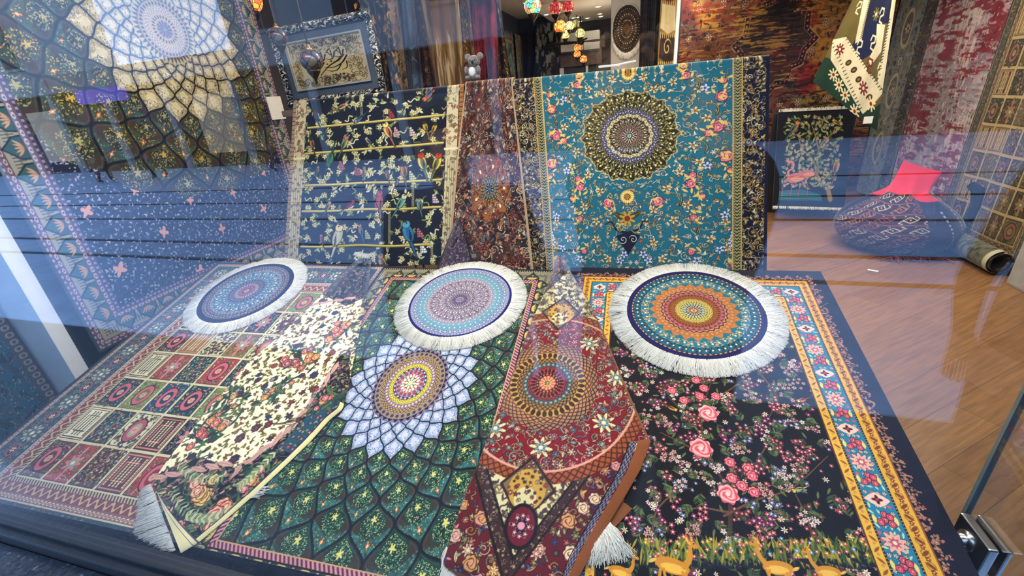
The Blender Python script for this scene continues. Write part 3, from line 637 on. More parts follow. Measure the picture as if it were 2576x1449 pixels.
def design_teal(w, h, f):
    cv = Cv(w, h, hx('1B7487')); g = random.Random(4); cv.rng = g; m = lambda px, py: (f(px, py)[0] * w, f(px, py)[1] * h)
    bl, br = m(1362, 205)[0], m(1843, 300)[0]; cx, cy = m(1583, 342); R = m(1703, 342)[0] - cx; lf = [hx('D9CBA0'), hx('C9B070'), hx('E0D8C0'), hx('9AB0A8'), hx('B88A60')]
    fill(cv, (bl + 6, 2, cx, h), 15.5, lf, kinds='slvflv', size=.50, co=hx('0E3A48'))
    for q, r in (((1388, 275), 14), ((1398, 340), 15), ((1388, 412), 16), ((1453, 215), 11), ((1460, 470), 12), ((1455, 450), 9), ((1530, 510), 14), ((1418, 355), 10), ((1383, 240), 8), ((1383, 445), 8), ((1440, 500), 8), ((1460, 550), 9), ((1400, 345), 12), ((1455, 190), 10), ((1470, 630), 9), ((1390, 660), 10)):
        x, y = m(*q); s_ = w / 650.; cv.rose(x, y, r * s_ * 1.0, hx('D06A7C'), hx('F0B0A8'), hx('8E2440'), hx('2A1028'))
        for k in range(4): cv.leaf(x + g.uniform(-1, 1) * 18, y + g.uniform(-1, 1) * 18, 9, 3, g.uniform(0, 6), hx('E0C070'))
    for px, py in [(1430, 250), (1480, 225), (1520, 235), (1540, 200), (1440, 300), (1450, 380), (1440, 420), (1480, 440), (1420, 320), (1510, 480), (1540, 530), (1470, 520), (1400, 560), (1430, 600), (1500, 600), (1545, 610), (1400, 620), (1560, 560), (1500, 555), (1530, 650)]:
        x, y = m(px, py); cv.flower(x, y, 12, 5, hx('E2CF98'), hx('A8642C'), hx('0E3040'), g.uniform(0, 6), .42)
    for px, py in [(1418, 250), (1425, 430), (1385, 590), (1390, 610), (1415, 625), (1570, 640), (1560, 655), (1460, 650), (1400, 545)]:
        x, y = m(px, py); cv.flower(x, y, 11, 5, hx('D8D4E0'), hx('4A5A9A'), hx('10204A'), g.uniform(0, 6), .3)
    for q in ((1442, 235), (1437, 385), (1410, 300), (1495, 505), (1465, 570)):
        x, y = m(*q); cv.curve([(x - 12, y + 16), (x - 16, y), (x - 6, y - 14), (x + 10, y - 18)], 6, hx('123428'), 1.5); cv.curve([(x - 12, y + 16), (x - 16, y), (x - 6, y - 14), (x + 10, y - 18)], 1.2, hx('C9B070'))
    # mirror left half about the medallion axis
    c0, e0 = int(cx), int(br) + 1; src = np.linspace(c0 - 1, int(bl) + 1, e0 - c0).astype(int); cv.a[:, c0:e0] = cv.a[:, src]
    X, Y = cv.full(); rho = np.hypot(X - cx, Y - cy); th = np.arctan2(Y - cy, X - cx); Rw = R * (1 + .035 * np.cos(th * 16) + .02 * np.cos(th * 32))
    rg = [(R * 1.06, hx('1F3A3C'), hx('9A8A50'), 64, 'fine'), (R * 1.0, hx('2A2C20'), hx('A89850'), 48, 'scroll'), (R * .8, hx('24261E'), hx('948A50'), 56, 'scroll'), (R * .63, hx('3A3450'), hx('8C86A0'), 60, 'fine'), (R * .50, hx('D8CC98'), hx('8C7A50'), 40, 'dots'), (R * .44, hx('3A3026'), hx('A8906A'), 36, 'scroll'), (R * .26, hx('2E2430'), hx('A88A70'), 30, 'lat'),
          (R * .16, hx('D8B89A'), hx('4A2430'), 16, 'petal'), (R * .11, hx('1E2A44'), hx('D8C8A0'), 12, 'dots'), (R * .06, hx('2E7A74'), hx('D8C8A0'), 8, 'dots')]
    A = polar_rings(rho / (1 + .03 * np.cos(th * 16)), th, rg, cv.a); mm = rho < Rw * 1.03; cv.a[mm] = A[mm]; cv.a[abs(rho - Rw * 1.03) < 1.2] = hx('C8B480')
    for q, r in (((1578, 495), 18), ((1580, 186), 17)):
        x, y = m(*q); rosette(cv, x, y, [(r * 1.1, hx('5A4420'), CREAM, 20, 'dots'), (r, hx('E0BC58'), hx('F0DFA0'), 16, 'dots'), (r * .5, hx('3A2A20'), hx('C89040'), 8, 'petal')])
    x, y = m(1578, 550)
    for s_ in (-1, 1):
        cv.curve([(x, y + 40), (x + s_ * 30, y + 30), (x + s_ * 44, y + 8), (x + s_ * 60, y + 14)], 7, hx('141A30'), 2); cv.spiral(x + s_ * 22, y + 26, 14, hx('D0B060'), 2, 1.4, 0, s_)
        cv.leaf(x + s_ * 20, y - 8, 22, 7, -.5 * s_, hx('4A4A20'), hx('D8C070'))
    cv.flower(x, y, 24, 8, hx('C9A040'), hx('8A3A28'), hx('141A30'), .4); cv.poly([(x - 34, y + 48), (x, y + 100), (x + 34, y + 48), (x, y + 36)], hx('141A40')); cv.spiral(x - 14, y + 58, 12, hx('D8D0C0'), 2, 1.4, 0, 1); cv.spiral(x + 14, y + 58, 12, hx('D8D0C0'), 2, 1.4, 0, -1)
    nb = design_navygold(int(bl) + 2, h); cv.a[:, :nb.w - 2] = nb.a[:, :-2]; nb = design_navygold(w - int(br), h); cv.a[:, int(br):int(br) + nb.w] = nb.a[:, :w - int(br)]
    sw = m(1360, 400)[0] - m(1341, 400)[0]
    for x0, dr in ((bl, -1), (br, 1)):
        S = Y - h / 2 + 0 * X; t = (X - x0) * dr / sw
        for a, b, c, c2, per in ((-.06, .1, hx('C8B070'), None, 0), (.1, .3, hx('1A2A48'), hx('B8A460'), 7), (.3, .7, hx('10202C'), hx('A8A468'), 9), (.7, .9, hx('1A2A48'), hx('B8A460'), 7), (.9, 1.02, hx('C8A860'), None, 0)):
            mk = (t > a) & (t <= b) & (S > -1e9); cv.a[mk] = c
            if c2 is not None: tt = (t - (a + b) / 2) / ((b - a) / 2); cv.a[mk & (abs(wrap(S + abs(tt) * per * .5, per)) < per * .24)] = c2
    cv.a[:, int(w - 8):] = hx('0A0C34')
    return cv
def design_birds(w, h, f):
    cv = Cv(w, h, hx('101C34')); g = random.Random(8); cv.rng = g; m = lambda px, py: (f(px, py)[0] * w, f(px, py)[1] * h); k = w / 430.
    GR = [hx('B8C08A'), hx('8E9A5E'), hx('D8D4B0'), hx('6A7A4A')]
    X0, X1 = m(766, 400)[0], m(1108, 400)[0]
    fill(cv, (X0, 0, X1, h), 30, GR, kinds='lvl', size=.3)
    for x, y in jgrid(X0, 0, X1, h, 30, g):
        if g.random() < .8:
            for j in range(4): cv.leaf(x + g.uniform(-9, 9), y + g.uniform(-9, 9), 7, 2.6, g.uniform(0, 6), GR[g.randrange(4)])
            cv.flower(x, y, 7.5, 5, CREAM, hx('C9903E'), hx('22301E'), g.uniform(0, 6))
    for px, py, c in ((985, 285, hx('B04A50')), (862, 415, hx('C0707A')), (1000, 330, hx('D8A8B0')), (900, 430, hx('B8606A')), (1040, 330, hx('D8C8C0')), (1065, 625, hx('E8E8E0')), (950, 520, hx('B05A68')), (925, 590, hx('B0B890')), (1058, 585, hx('C07080')), (1095, 500, hx('D0B8C0')), (880, 320, hx('C8C8A0')), (1040, 440, hx('C8D0A0'))):
        x, y = m(px, py)
        for a in range(4):
            for b in range(a, 4): cv.disc(x + (a - 1.5) * 4 * k * (1 - b * .1) - 0, y - 7 * k + b * 5.2 * k, 3.0 * k, c); cv.ring(x + (a - 1.5) * 4 * k, y - 7 * k + b * 5.2 * k, 3.0 * k, .8, c * .4)
    for (xa, ya, xb, yb) in ((775, 322, 1115, 290), (768, 387, 1112, 360), (762, 467, 1108, 453), (760, 532, 1106, 522), (758, 620, 1080, 616)):
        a, b = m(xa, ya), m(xb, yb); cv.line([a, b], 6.4 * k, hx('2A2418')); cv.line([a, b], 5 * k, hx('D8C878')); cv.line([(a[0], a[1] + 1.4), (b[0], b[1] + 1.4)], 1.2, hx('8A7430'))
    for x, y0, y1 in ((873, 440, 470), (910, 245, 300), (1040, 460, 520), (982, 530, 615), (1085, 615, 665), (940, 470, 500)):
        for yy in np.arange(y0, y1, 5): cv.ring(*m(x, yy), 2.2 * k, 1.0, hx('C8C090'))
    BD = [(862, 268, 24, 'C8A080', 'D8B088', '9A7A5A', 1, -.3), (795, 292, 22, '2E3A5A', '7A3A30', '24486A', -1, -1.1), (903, 300, 20, '5A7A8A', '8A9AA0', '2E6A8A', -1, .7), (1078, 240, 26, 'C05A40', 'D87A50', '3E7AA0', -1, .9), (975, 330, 34, 'D8B870', 'E0D080', 'B06A50', -1, -1.05), (1070, 318, 20, 'D0B048', '3A3A38', 'B08A3A', -1, -1.2), (1092, 322, 20, 'D0B048', '3A3A38', 'B08A3A', 1, -1.2),
          (868, 360, 28, 'A8A880', 'B87A70', '6A7A50', 1, -1.15), (785, 360, 24, 'B07A40', '2A3A3A', '8A5A30', -1, -1.2), (832, 400, 30, '4A8A50', '3A7A50', '2E6A4A', -1, 1.35), (925, 355, 16, 'A8A090', 'C8B8A0', '6A6A60', -1, -.8), (1018, 428, 30, 'C0884A', '3A2A3A', '8A6A40', -1, -1.35), (1062, 408, 34, 'E0C050', 'C84030', '6A7A48', -1, -1.25), (1098, 410, 34, 'E0C050', 'C84030', '6A7A48', 1, -1.25), (915, 432, 18, 'A8987A', '9A8A70', '8A7A60', 1, -1.5),
          (800, 428, 16, '8A8A5A', 'A09A6A', '6A5A3A', 1, -1.3), (955, 505, 36, 'A8485A', 'B8505E', '9A6A58', -1, -1.4), (1012, 508, 30, '8EB08A', 'C8C8A0', '5A8A90', 1, -1.0), (1055, 515, 22, '7A9A90', '9AA08A', '5A7A80', -1, -1.3), (880, 515, 20, 'A03A4A', 'B84A50', '7A2A3A', 1, -.6), (828, 518, 20, 'B09A70', 'C0B090', '7A6A50', 1, -1.1), (975, 440, 18, 'A8886A', '8A6A50', '7A5A40', -1, -1.2),
          (850, 595, 44, 'B8B090', 'D8C890', 'C0BCA8', 1, -1.3), (1028, 585, 42, '3E8AA8', '5AA0B8', '2E6A9A', -1, -1.2), (905, 580, 22, 'B06A50', 'C08A70', '4A8AA8', -1, -1.2), (812, 600, 18, 'A87A78', 'B88A80', '7A5A58', -1, -1.2), (965, 660, 34, 'B89A70', 'A88860', '8A6A48', -1, -1.1), (830, 658, 16, '4A7AA0', '5A8AB0', '3A5A80', 1, -.9), (1000, 460, 14, '9A8A60', '8A7A50', '6A5A40', 1, -1.1)]
    for x, y, L, a, b, c, fl, ti in BD: cv.bird(*m(x, y), L * 1.02 * k, hx(a), hx(b), hx(c), fl, ti, 1.0)
    # flower column, capital and pilaster on both long sides
    for side in (0, 1):
        xa, xb = ((m(738, 400)[0], m(764, 400)[0]) if side == 0 else (m(1122, 330)[0], m(1150, 330)[0]))
        cv.rect(xa, 0, xb, h, hx('D0C09A')); fill(cv, (xa, 0, xb, h), 12, [hx('9AA078'), hx('B84A50'), hx('7A8A5A'), hx('C8A880'), hx('E0D8B8')], kinds='flv', size=.55, co=hx('6A6048'))
        yc = m(750, 405)[1]; cv.rect(xa, yc, xb, h, hx('C8BC94'))
        for t in (.2, .4, .6, .8): cv.line([(xa + (xb - xa) * t, yc + 20), (xa + (xb - xa) * t, h)], 1.4, hx('8A7E5E'))
        fill(cv, (xa, yc + 20, xb, h), 13, [hx('8E8E68'), hx('A87A70')], kinds='flv', size=.3)
        cv.rect(xa - 4, yc - 8, xb + 4, yc - 2, hx('E0D4B0')); cv.spiral(xa + 5, yc + 4, 7, hx('7A6A48'), 1.6); cv.spiral(xb - 5, yc + 4, 7, hx('7A6A48'), 1.6, 1.6, 3, -1)
    xe = m(738, 400)[0]
    for yy in np.arange(0, h, 11 * k): cv.rect(0, yy, xe, yy + 9 * k, hx('A89078')); cv.rect(0, yy + 9 * k, xe, yy + 11 * k, hx('5A4638'))
    xe = m(1152, 330)[0]
    for yy in np.arange(0, h, 11 * k): cv.rect(xe, yy, w, yy + 9 * k, hx('A8743A')); cv.rect(xe, yy + 9 * k, w, yy + 11 * k, hx('5A3A20'))
    return cv
def design_persian(w, h, ground='5A3A2C', cols=None, medal=None, edge='B89A78', seed=2, st=15):
    cv = Cv(w, h, hx(ground)); g = random.Random(seed); cv.rng = g
    cols = [hx(c) for c in (cols or ['B8743E', 'C9A888', '7A3A34', '2A2028', 'A8584A', '8A8A88', 'D8C0A0'])]
    nz = lin_noise(w, h, 60, seed, 3); cv.a = mix(cv.a, hx('1E1620') + 0 * cv.a, sst(.45, .6, nz) * .8)
    for p in (1.6, 1.0): fill(cv, (0, 0, w, h), st * p, cols, kinds='ssvlf' if p > 1 else 'slfv', size=.6, co=hx('1E1418'))
    if medal:
        mx, my, mr = medal
        rosette(cv, mx, my, [(mr * 2.6, hx('A8642E'), hx('6A3A24'), 14, 'scroll'), (mr, hx('3A4A30'), hx('B8A040'), 22, 'dots'), (mr * .82, hx('2A3A48'), hx('8A7A60'), 16, 'petal'), (mr * .4, hx('8A9AA8'), hx('3A2A30'), 8, 'petal')], 1, 1.2)
        fill(cv, (mx - mr * 2.6, my - mr * 3, mx + mr * 2.6, my + mr * 3), 17, cols, inside=lambda x, y: math.hypot(x - mx, (y - my) / 1.2) > mr * 1.1, kinds='sf', size=.45, co=hx('3A2418'))
    if edge: cv.a[:, :7] = hx(edge); cv.a[:, -7:] = hx(edge)
    return cv
C_RECT = (-1.60, -.90, .20, 1.78); CRES = 640
def design_cream():
    u0, u1, s0, s1 = C_RECT; cv = Cv((u1 - u0) * CRES, (s1 - s0) * CRES, hx('FBF0C4')); g = random.Random(12); cv.rng = g; f = rug_map(u0, s1, CRES); w, h = cv.w, cv.h
    fill(cv, (0, 0, w, h), 15, [hx('9A8238'), hx('4A4A28'), hx('A08A40'), hx('8A3E3C'), hx('6A6A34')], kinds='lllv', size=.42, co=hx('6A5A2C'))
    fill(cv, (0, 0, w, h), 44, [hx('7A2A3A'), hx('3A4A78'), hx('B05A40'), hx('4A3A60')], kinds='fr', size=.24, co=hx('2A2420'))
    def region(pts, c): cv.poly([f(*p) for p in pts], c)
    NV = hx('131428'); cs = [hx('C88A80'), hx('B8A060'), hx('5A7A58'), hx('E0B0A0'), hx('7A8A5A')]
    # navy ends and the long navy side, each full of foliage
    for pts in ([(380, 1200), (500, 1150), (600, 1180), (700, 1110), (780, 1020), (850, 900), (880, 880), (880, 1040), (780, 1130), (620, 1280), (440, 1440), (370, 1300)], [(720, 770), (800, 735), (870, 770), (935, 740), (960, 640), (880, 630), (800, 700)]):
        region(pts, NV)
    def inpoly(pts):
        P = [f(*p) for p in pts]
        def t(x, y):
            k = False
            for i in range(len(P)):
                (ax, ay), (bx, by) = P[i - 1], P[i]
                if (ay > y) != (by > y) and x < (bx - ax) * (y - ay) / (by - ay + 1e-9) + ax: k = not k
            return k
        return t
    A = inpoly([(380, 1200), (500, 1150), (600, 1180), (700, 1110), (780, 1020), (850, 900), (880, 880), (880, 1040), (780, 1130), (620, 1280), (440, 1440), (370, 1300)])
    B = inpoly([(720, 770), (800, 735), (870, 770), (935, 740), (960, 640), (880, 630), (800, 700)])
    fill(cv, (0, 0, w, h), 14, cs, inside=A, kinds='llvfs', size=.7, co=hx('1A1420')); fill(cv, (0, 0, w, h), 15, [hx('5A7AA0'), hx('A88A78'), hx('C8884A'), hx('8A8A70')], inside=B, kinds='lvsf', size=.6)
    for a, b in (((400, 1200), (600, 1160)), ((600, 1180), (740, 1070)), ((740, 1070), (860, 900)), ((735, 775), (910, 745))): # soft pink scroll along the edge of the field
        p, q = f(*a), f(*b); n = 6
        for i in range(n): t = i / n; x, y = p[0] + (q[0] - p[0]) * t, p[1] + (q[1] - p[1]) * t; cv.leaf(x, y, 22, 6, math.atan2(q[1] - p[1], q[0] - p[0]) + g.uniform(-.5, .5), hx('D8A898'), hx('8A5A50'))
    tl = [f(*p) for p in ((700, 1130), (760, 1060), (830, 980), (860, 1000), (800, 1070), (730, 1140))]; cv.poly(tl, hx('2A5A6E')); TLX = [min(p[0] for p in tl), min(p[1] for p in tl), max(p[0] for p in tl), max(p[1] for p in tl)]; fill(cv, TLX, 13, [hx('D86A80'), hx('C8B070'), hx('8AB0A8')], kinds='flf', size=.5)
    def vase(px, py, n, R, pal_, rr):
        x, y = f(px, py)
        for k in range(n * 3): cv.leaf(x + g.gauss(0, R * .55), y + g.gauss(0, R * .6), 13, 3.5, g.uniform(0, 6), (hx('2E5A44'), hx('24463A'), hx('5A7A48'))[k % 3])
        for k in range(n): cv.rose(x + g.gauss(0, R * .42), y + g.gauss(0, R * .5), rr * g.uniform(.7, 1.15), hx(pal_[k % len(pal_)]), hx('F4D8A0'), hx('8A2A34'), hx('3A2018'))
    vase(765, 900, 12, 52, ['E09A48', 'D8704A', '8A3A60', 'C84A50'], 13); vase(850, 835, 11, 42, ['E0706A', 'E89A50', 'D85A5A'], 12)
    vase(690, 985, 9, 40, ['D8A048', '4A6A9A', 'C8804A'], 8)
    vase(525, 1080, 14, 40, ['E0606E', 'E09A48', 'D85060', 'E8B0A0'], 12); vase(580, 1000, 12, 48, ['D89A50', 'C8B870', 'C86A50', '6A8A9A'], 8)
    vase(510, 1240, 7, 34, ['E8A890', 'E0C060'], 16); vase(640, 1190, 8, 34, ['E08A90', 'D8A050'], 12); vase(560, 1290, 4, 26, ['F0907A'], 18); vase(440, 1340, 5, 24, ['E8788A'], 13); vase(820, 1010, 9, 30, ['D86A80', 'E0B050'], 9)
    for a, b in (((450, 1170), (560, 1200)), ((430, 1230), (540, 1310)), ((470, 1300), (600, 1270)), ((690, 1140), (600, 1220))):
        p, q = f(*a), f(*b); pts = [(p[0] + (q[0] - p[0]) * t, p[1] + (q[1] - p[1]) * t + 14 * math.sin(t * 3.1)) for t in np.linspace(0, 1, 16)]
        for i, (x, y) in enumerate(pts):
            an = math.atan2(q[1] - p[1], q[0] - p[0])
            for s_ in (-1, 1): cv.leaf(x + 5 * math.cos(an + s_), y + 5 * math.sin(an + s_), 8, 2.4, an + s_ * .9, hx('8A9A68') if i % 2 else hx('C8C898'))
    for q, sc in (((735, 1060), 30), ((410, 1235), 26)): cv.bird(*f(*q), sc, hx('D8CCA8'), hx('6A4A2A'), hx('8A7A58'), 1, -.3, .7)
    return cv
R_RECT = (-.62, .16, .12, 1.82); RRES = 640
def design_burgundy():
    u0, u1, s0, s1 = R_RECT; cv = Cv((u1 - u0) * RRES, (s1 - s0) * RRES, hx('5A2A2C')); g = random.Random(21); cv.rng = g; w, h = cv.w, cv.h
    cx, cy = (-.254 - u0) * RRES, (s1 - .945) * RRES; X, Y = cv.full(); qx, qy = (X - cx) / RRES, -(Y - cy) / RRES + 0 * X
    DL = -.87 * qx - .5 * qy; DL = np.where(DL > .27, .27 + (DL - .27) * .69, DL); D = np.maximum(.87 * qx - .5 * qy, DL) + 0 * Y; Du = np.maximum(.87 * qx + .42 * qy, -.87 * qx + .42 * qy); rho = np.hypot(qx, qy * .93) + 0 * Y; th = np.arctan2(qy, qx)
    def reg(fn): return lambda x, y: (0 <= int(y) < h and 0 <= int(x) < w and bool(fn[int(y), int(x)]))
    D2 = np.maximum(D, Du); out = rho > .335
    cv.a[out] = hx('4A2A2E'); c1 = out & (D2 < .276); cv.a[c1] = hx('D8CC98')
    MB = out & (D2 > .302); cv.a[MB] = hx('6E1626')
    fill(cv, (0, 0, w, h), 13, [hx('C8B878'), hx('5A3A58'), hx('A88048'), hx('7A4A40'), hx('4A5A48')], inside=reg(c1), kinds='slfv', size=.6, co=hx('3A2A30'))
    fill(cv, (0, 0, w, h), 15, [hx('E0D2A0'), hx('E08A80'), hx('9AA068'), hx('4A5A8A'), hx('C8A058')], inside=reg(MB), kinds='slfvf', size=.55, co=hx('2E0E18'))
    fill(cv, (0, 0, w, h), 40, [hx('E8C8A0'), hx('D0A048'), hx('E09A90')], inside=reg(MB), kinds='fr', size=.36, co=hx('2E0E18'))
    fill(cv, (0, 0, w, h), 10, [hx('A88868'), hx('7A5A4A'), hx('C8A888')], inside=reg(out & (D2 > .278) & (D2 < .300)), kinds='sf', size=.5)
    for lo, hi, c in ((.274, .279, '1E1218'), (.299, .304, '1E1218')): cv.a[out & (D2 > lo) & (D2 < hi)] = hx(c)
    red = rho < .30; cv.a[red] = hx('8C0F26'); fr = reg(red & (rho > .17))
    fill(cv, (0, 0, w, h), 17, [hx('D8B890'), hx('8FA08A'), hx('D89A80'), hx('B8A060'), hx('6A8A88')], inside=fr, kinds='ssvlv', size=.55); fill(cv, (0, 0, w, h), 24, [hx('E0CFA0'), hx('D8988A'), hx('6A9A98')], inside=fr, kinds='f', size=.35, co=hx('4A0814'))
    for a, rr in ((1.0, .235), (2.3, .24), (-.6, .24), (4.1, .24), (3.2, .23), (-1.5, .245), (.2, .235)):
        x, y = cx + rr * RRES * math.cos(a), cy - rr * RRES * math.sin(a); cv.flower(x, y, 24, 8, hx('D8CF98'), hx('9A3A50'), hx('3A1018'), a, .3); cv.flower(x, y, 13, 6, hx('7A9AA0'), hx('E8D8A0'), hx('4A1020'), a)
    rg = [(.335 * RRES, hx('A8582A'), hx('5A2A1E'), 90, 'lat'), (.302 * RRES, hx('D8A088'), hx('6A1A24'), 110, 'dots')]
    A = polar_rings(rho * RRES, th, rg, cv.a); mk = (rho > .295) & (rho < .335); cv.a[mk] = A[mk]
    rosette(cv, cx, cy, [(.172 * RRES, hx('A8845A'), hx('4A1A28'), 44, 'lat'), (.150 * RRES, hx('B88E58'), hx('5A2030'), 40, 'lat'), (.128 * RRES, hx('C8A050'), hx('4A2A20'), 38, 'petal'), (.105 * RRES, hx('A88040'), hx('3A2028'), 36, 'lat'), (.084 * RRES, hx('2E5A68'), hx('A8A080'), 30, 'dots'), (.070 * RRES, hx('2A2030'), hx('B84A4A'), 26, 'lat'),
        (.058 * RRES, hx('C0463E'), hx('3A1A20'), 24, 'petal'), (.040 * RRES, hx('2A1A2A'), hx('C87A50'), 18, 'dots'), (.029 * RRES, hx('B03A40'), hx('E0A070'), 12, 'petal'), (.014 * RRES, hx('D8B878'), hx('3A1A20'), 8, 'dots')], 1, 1.08)
    for sy in (.37, -.36): # corner medallions with yellow hearts
        x, y = cx, cy + sy * RRES
        cv.poly([(x - 52, y), (x, y - 62), (x + 52, y), (x, y + 66)], hx('3A2226')); cv.poly([(x - 46, y), (x, y - 54), (x + 46, y), (x, y + 58)], hx('8A7250')); cv.ell(x, y + 4, 34, 38, 0, hx('C8A048')); cv.ell(x, y + 22, 20, 22, 0, hx('D8CE98'))
        fill(cv, (x - 40, y - 46, x + 40, y + 50), 10, [hx('B84A48'), hx('3A3A48'), hx('E8D8A0'), hx('7A3A50')], inside=lambda a, b: abs(a - x) / 46 + abs(b - y) / 56 < .95, kinds='fb', size=.5, co=hx('4A2A20'))
    x, y = cx + 2, cy + .475 * RRES; cv.ell(x, y, 28, 38, 0, hx('1E1422')); cv.ell(x, y, 23, 32, 0, hx('7A1A34')); cv.flower(x, y, 20, 6, hx('2A2040'), hx('E09AA0'), hx('D8A8A0'), 0); [cv.flower(x + 13 * math.cos(t), y + 17 * math.sin(t), 4.5, 5, hx('E89AA0'), CREAM, hx('3A1020'), 0) for t in np.linspace(0, 6.28, 9)[:-1]]
    return cv
def design_wallnet(w, h, f):
    cv = Cv(w, h, hx('1A2240')); m = lambda px, py: (f(px, py)[0] * w, f(px, py)[1] * h); g = random.Random(31); cv.rng = g
    cx, cy = m(415, 75); X, Y = cv.full()
    pal = dict(g=hx('46493A'), g2=hx('303428'), arch=hx('4E3C34'), low=hx('3F6A66'), l1=hx('C8BC92'), l2=hx('B8A878'), l3=hx('E4DAB8'), sp=[hx('7A8A5A'), hx('A89A5A'), hx('4A6A5A'), hx('B8A88A')], fl=hx('D88A5A'), flc=CREAM, fl2=hx('B8B07A'), e=hx('0A0A16'), e2=hx('8A806A'))
    # lower navy field with ogee outlines and sprigs
    dome = m(430, 500)[1]; S = w / 620.
    fill(cv, (0, cy, w, h), 9, [hx('8E9AC0'), hx('B8BCD0'), hx('6A78A8'), hx('C8B8C0')], kinds='lbl', size=.42)
    d, a, b, rho, hw, th, cid, rc = net(X, Y, cx, cy, 19, 40 * S, .88, 1.0, 1.0); low = (Y > 0) & (X > -1)
    e = np.clip(2.2 - d, 0, 1); cv.a = mix(cv.a, hx('3A4468') + 0 * cv.a, e)
    fx, fy = a * hw, (b - .3) * hw * 1.1; cv.a[(np.hypot(fx, fy) < hw * .13 * (1 + .4 * np.cos(4 * np.arctan2(fy, fx))))] = hx('E0A890')
    Rm = (dome - cy); reach = np.hypot((X - cx) * .92, Y - cy)
    wobble = Rm * (1 + .05 * np.cos(a * np.pi / 2) * (np.cos(b)))
    paint_net(cv, cx, cy, 19, 40 * S, .88, pal, rl=150 * S, lw=(1.0, .042), mask=reach < wobble)
    gold = (reach < 250 * S) & (reach > 205 * S); cv.a[gold] = cv.a[gold] * A3(1.12, 1.02, .7)
    rosette(cv, cx, cy, [(62 * S, hx('C8B88A'), hx('5A4A3A'), 44, 'tri'), (50 * S, hx('B8A070'), hx('4A3A40'), 40, 'dots'), (40 * S, hx('9A8A9A'), hx('D8C890'), 36, 'lat'), (28 * S, hx('C8B070'), hx('6A4A5A'), 24, 'dots'), (16 * S, hx('8A9A9A'), hx('7A3A50'), 12, 'petal')])
    x0 = m(263, 695)[0]; bw = x0; D, Sg = edges(cv)
    band(cv, D, Sg, 0, bw * .06, hx('3A4A58')); band(cv, D, Sg, bw * .06, bw * .14, hx('6A5868'), hx('B8A8B0'), 10, 'dot'); band(cv, D, Sg, bw * .14, bw * .26, hx('7A6070'), hx('C8B8C0'), 13, 'beads')
    band(cv, D, Sg, bw * .26, bw * .74, hx('A8A694'), hx('6E6E66'), 5, 'dia'); band(cv, D, Sg, bw * .74, bw * .88, hx('7A6070'), hx('C8B8C0'), 13, 'beads'); band(cv, D, Sg, bw * .88, bw, hx('5A5068'), hx('A898B8'), 9, 'dot')
    sc = bw / 80.
    for x, y, a_, i in loop_pts(w, h, bw * .68, 52 * sc, .5):
        ca, sa = math.cos(a_), math.sin(a_); nx, ny = sa, -ca
        for k_, c in ((1.0, '1E2A34'), (.88, '3E6A70')): cv.poly([(x + ca * t * sc * k_ + nx * v * sc * k_, y + sa * t * sc * k_ + ny * v * sc * k_) for t, v in ((-24, -4), (-22, 12), (-10, 24), (0, 36), (10, 24), (22, 12), (24, -4))], hx(c))
        for k_ in range(-2, 3): cv.leaf(x + k_ * 4 * ca + nx * 5, y + k_ * 4 * sa + ny * 5, 9 * sc, 2 * sc, a_ - math.pi / 2 + k_ * .35, hx('D8A888'))
    return cv
def design_vintage(w, h, base, cols, seed, streak=(3.0, .35), keep=.5):
    cv = Cv(w, h, hx(base)); n1 = lin_noise(w, h, 130, seed, 3); n2 = lin_noise(w, h, 110, seed + 1, 3)
    for i, c in enumerate(cols): nz = lin_noise(w, h, 110, seed + 2 + i, 3, 1.3, .9); cv.a = mix(cv.a, hx(c) + 0 * cv.a, sst(.50, .64, nz) * .9)
    g = random.Random(seed); cv.rng = g; return cv
def wear(cv, seed, c, lo=.56, hi=.62, cell=14, sx=3.2, sy=.5, amt=.8):
    nz = lin_noise(cv.w, cv.h, cell, seed, 3, sx, sy) * .6 + lin_noise(cv.w, cv.h, 90, seed + 5, 2) * .4
    cv.a = mix(cv.a, hx(c) + 0 * cv.a, sst(lo, hi, nz) * amt)
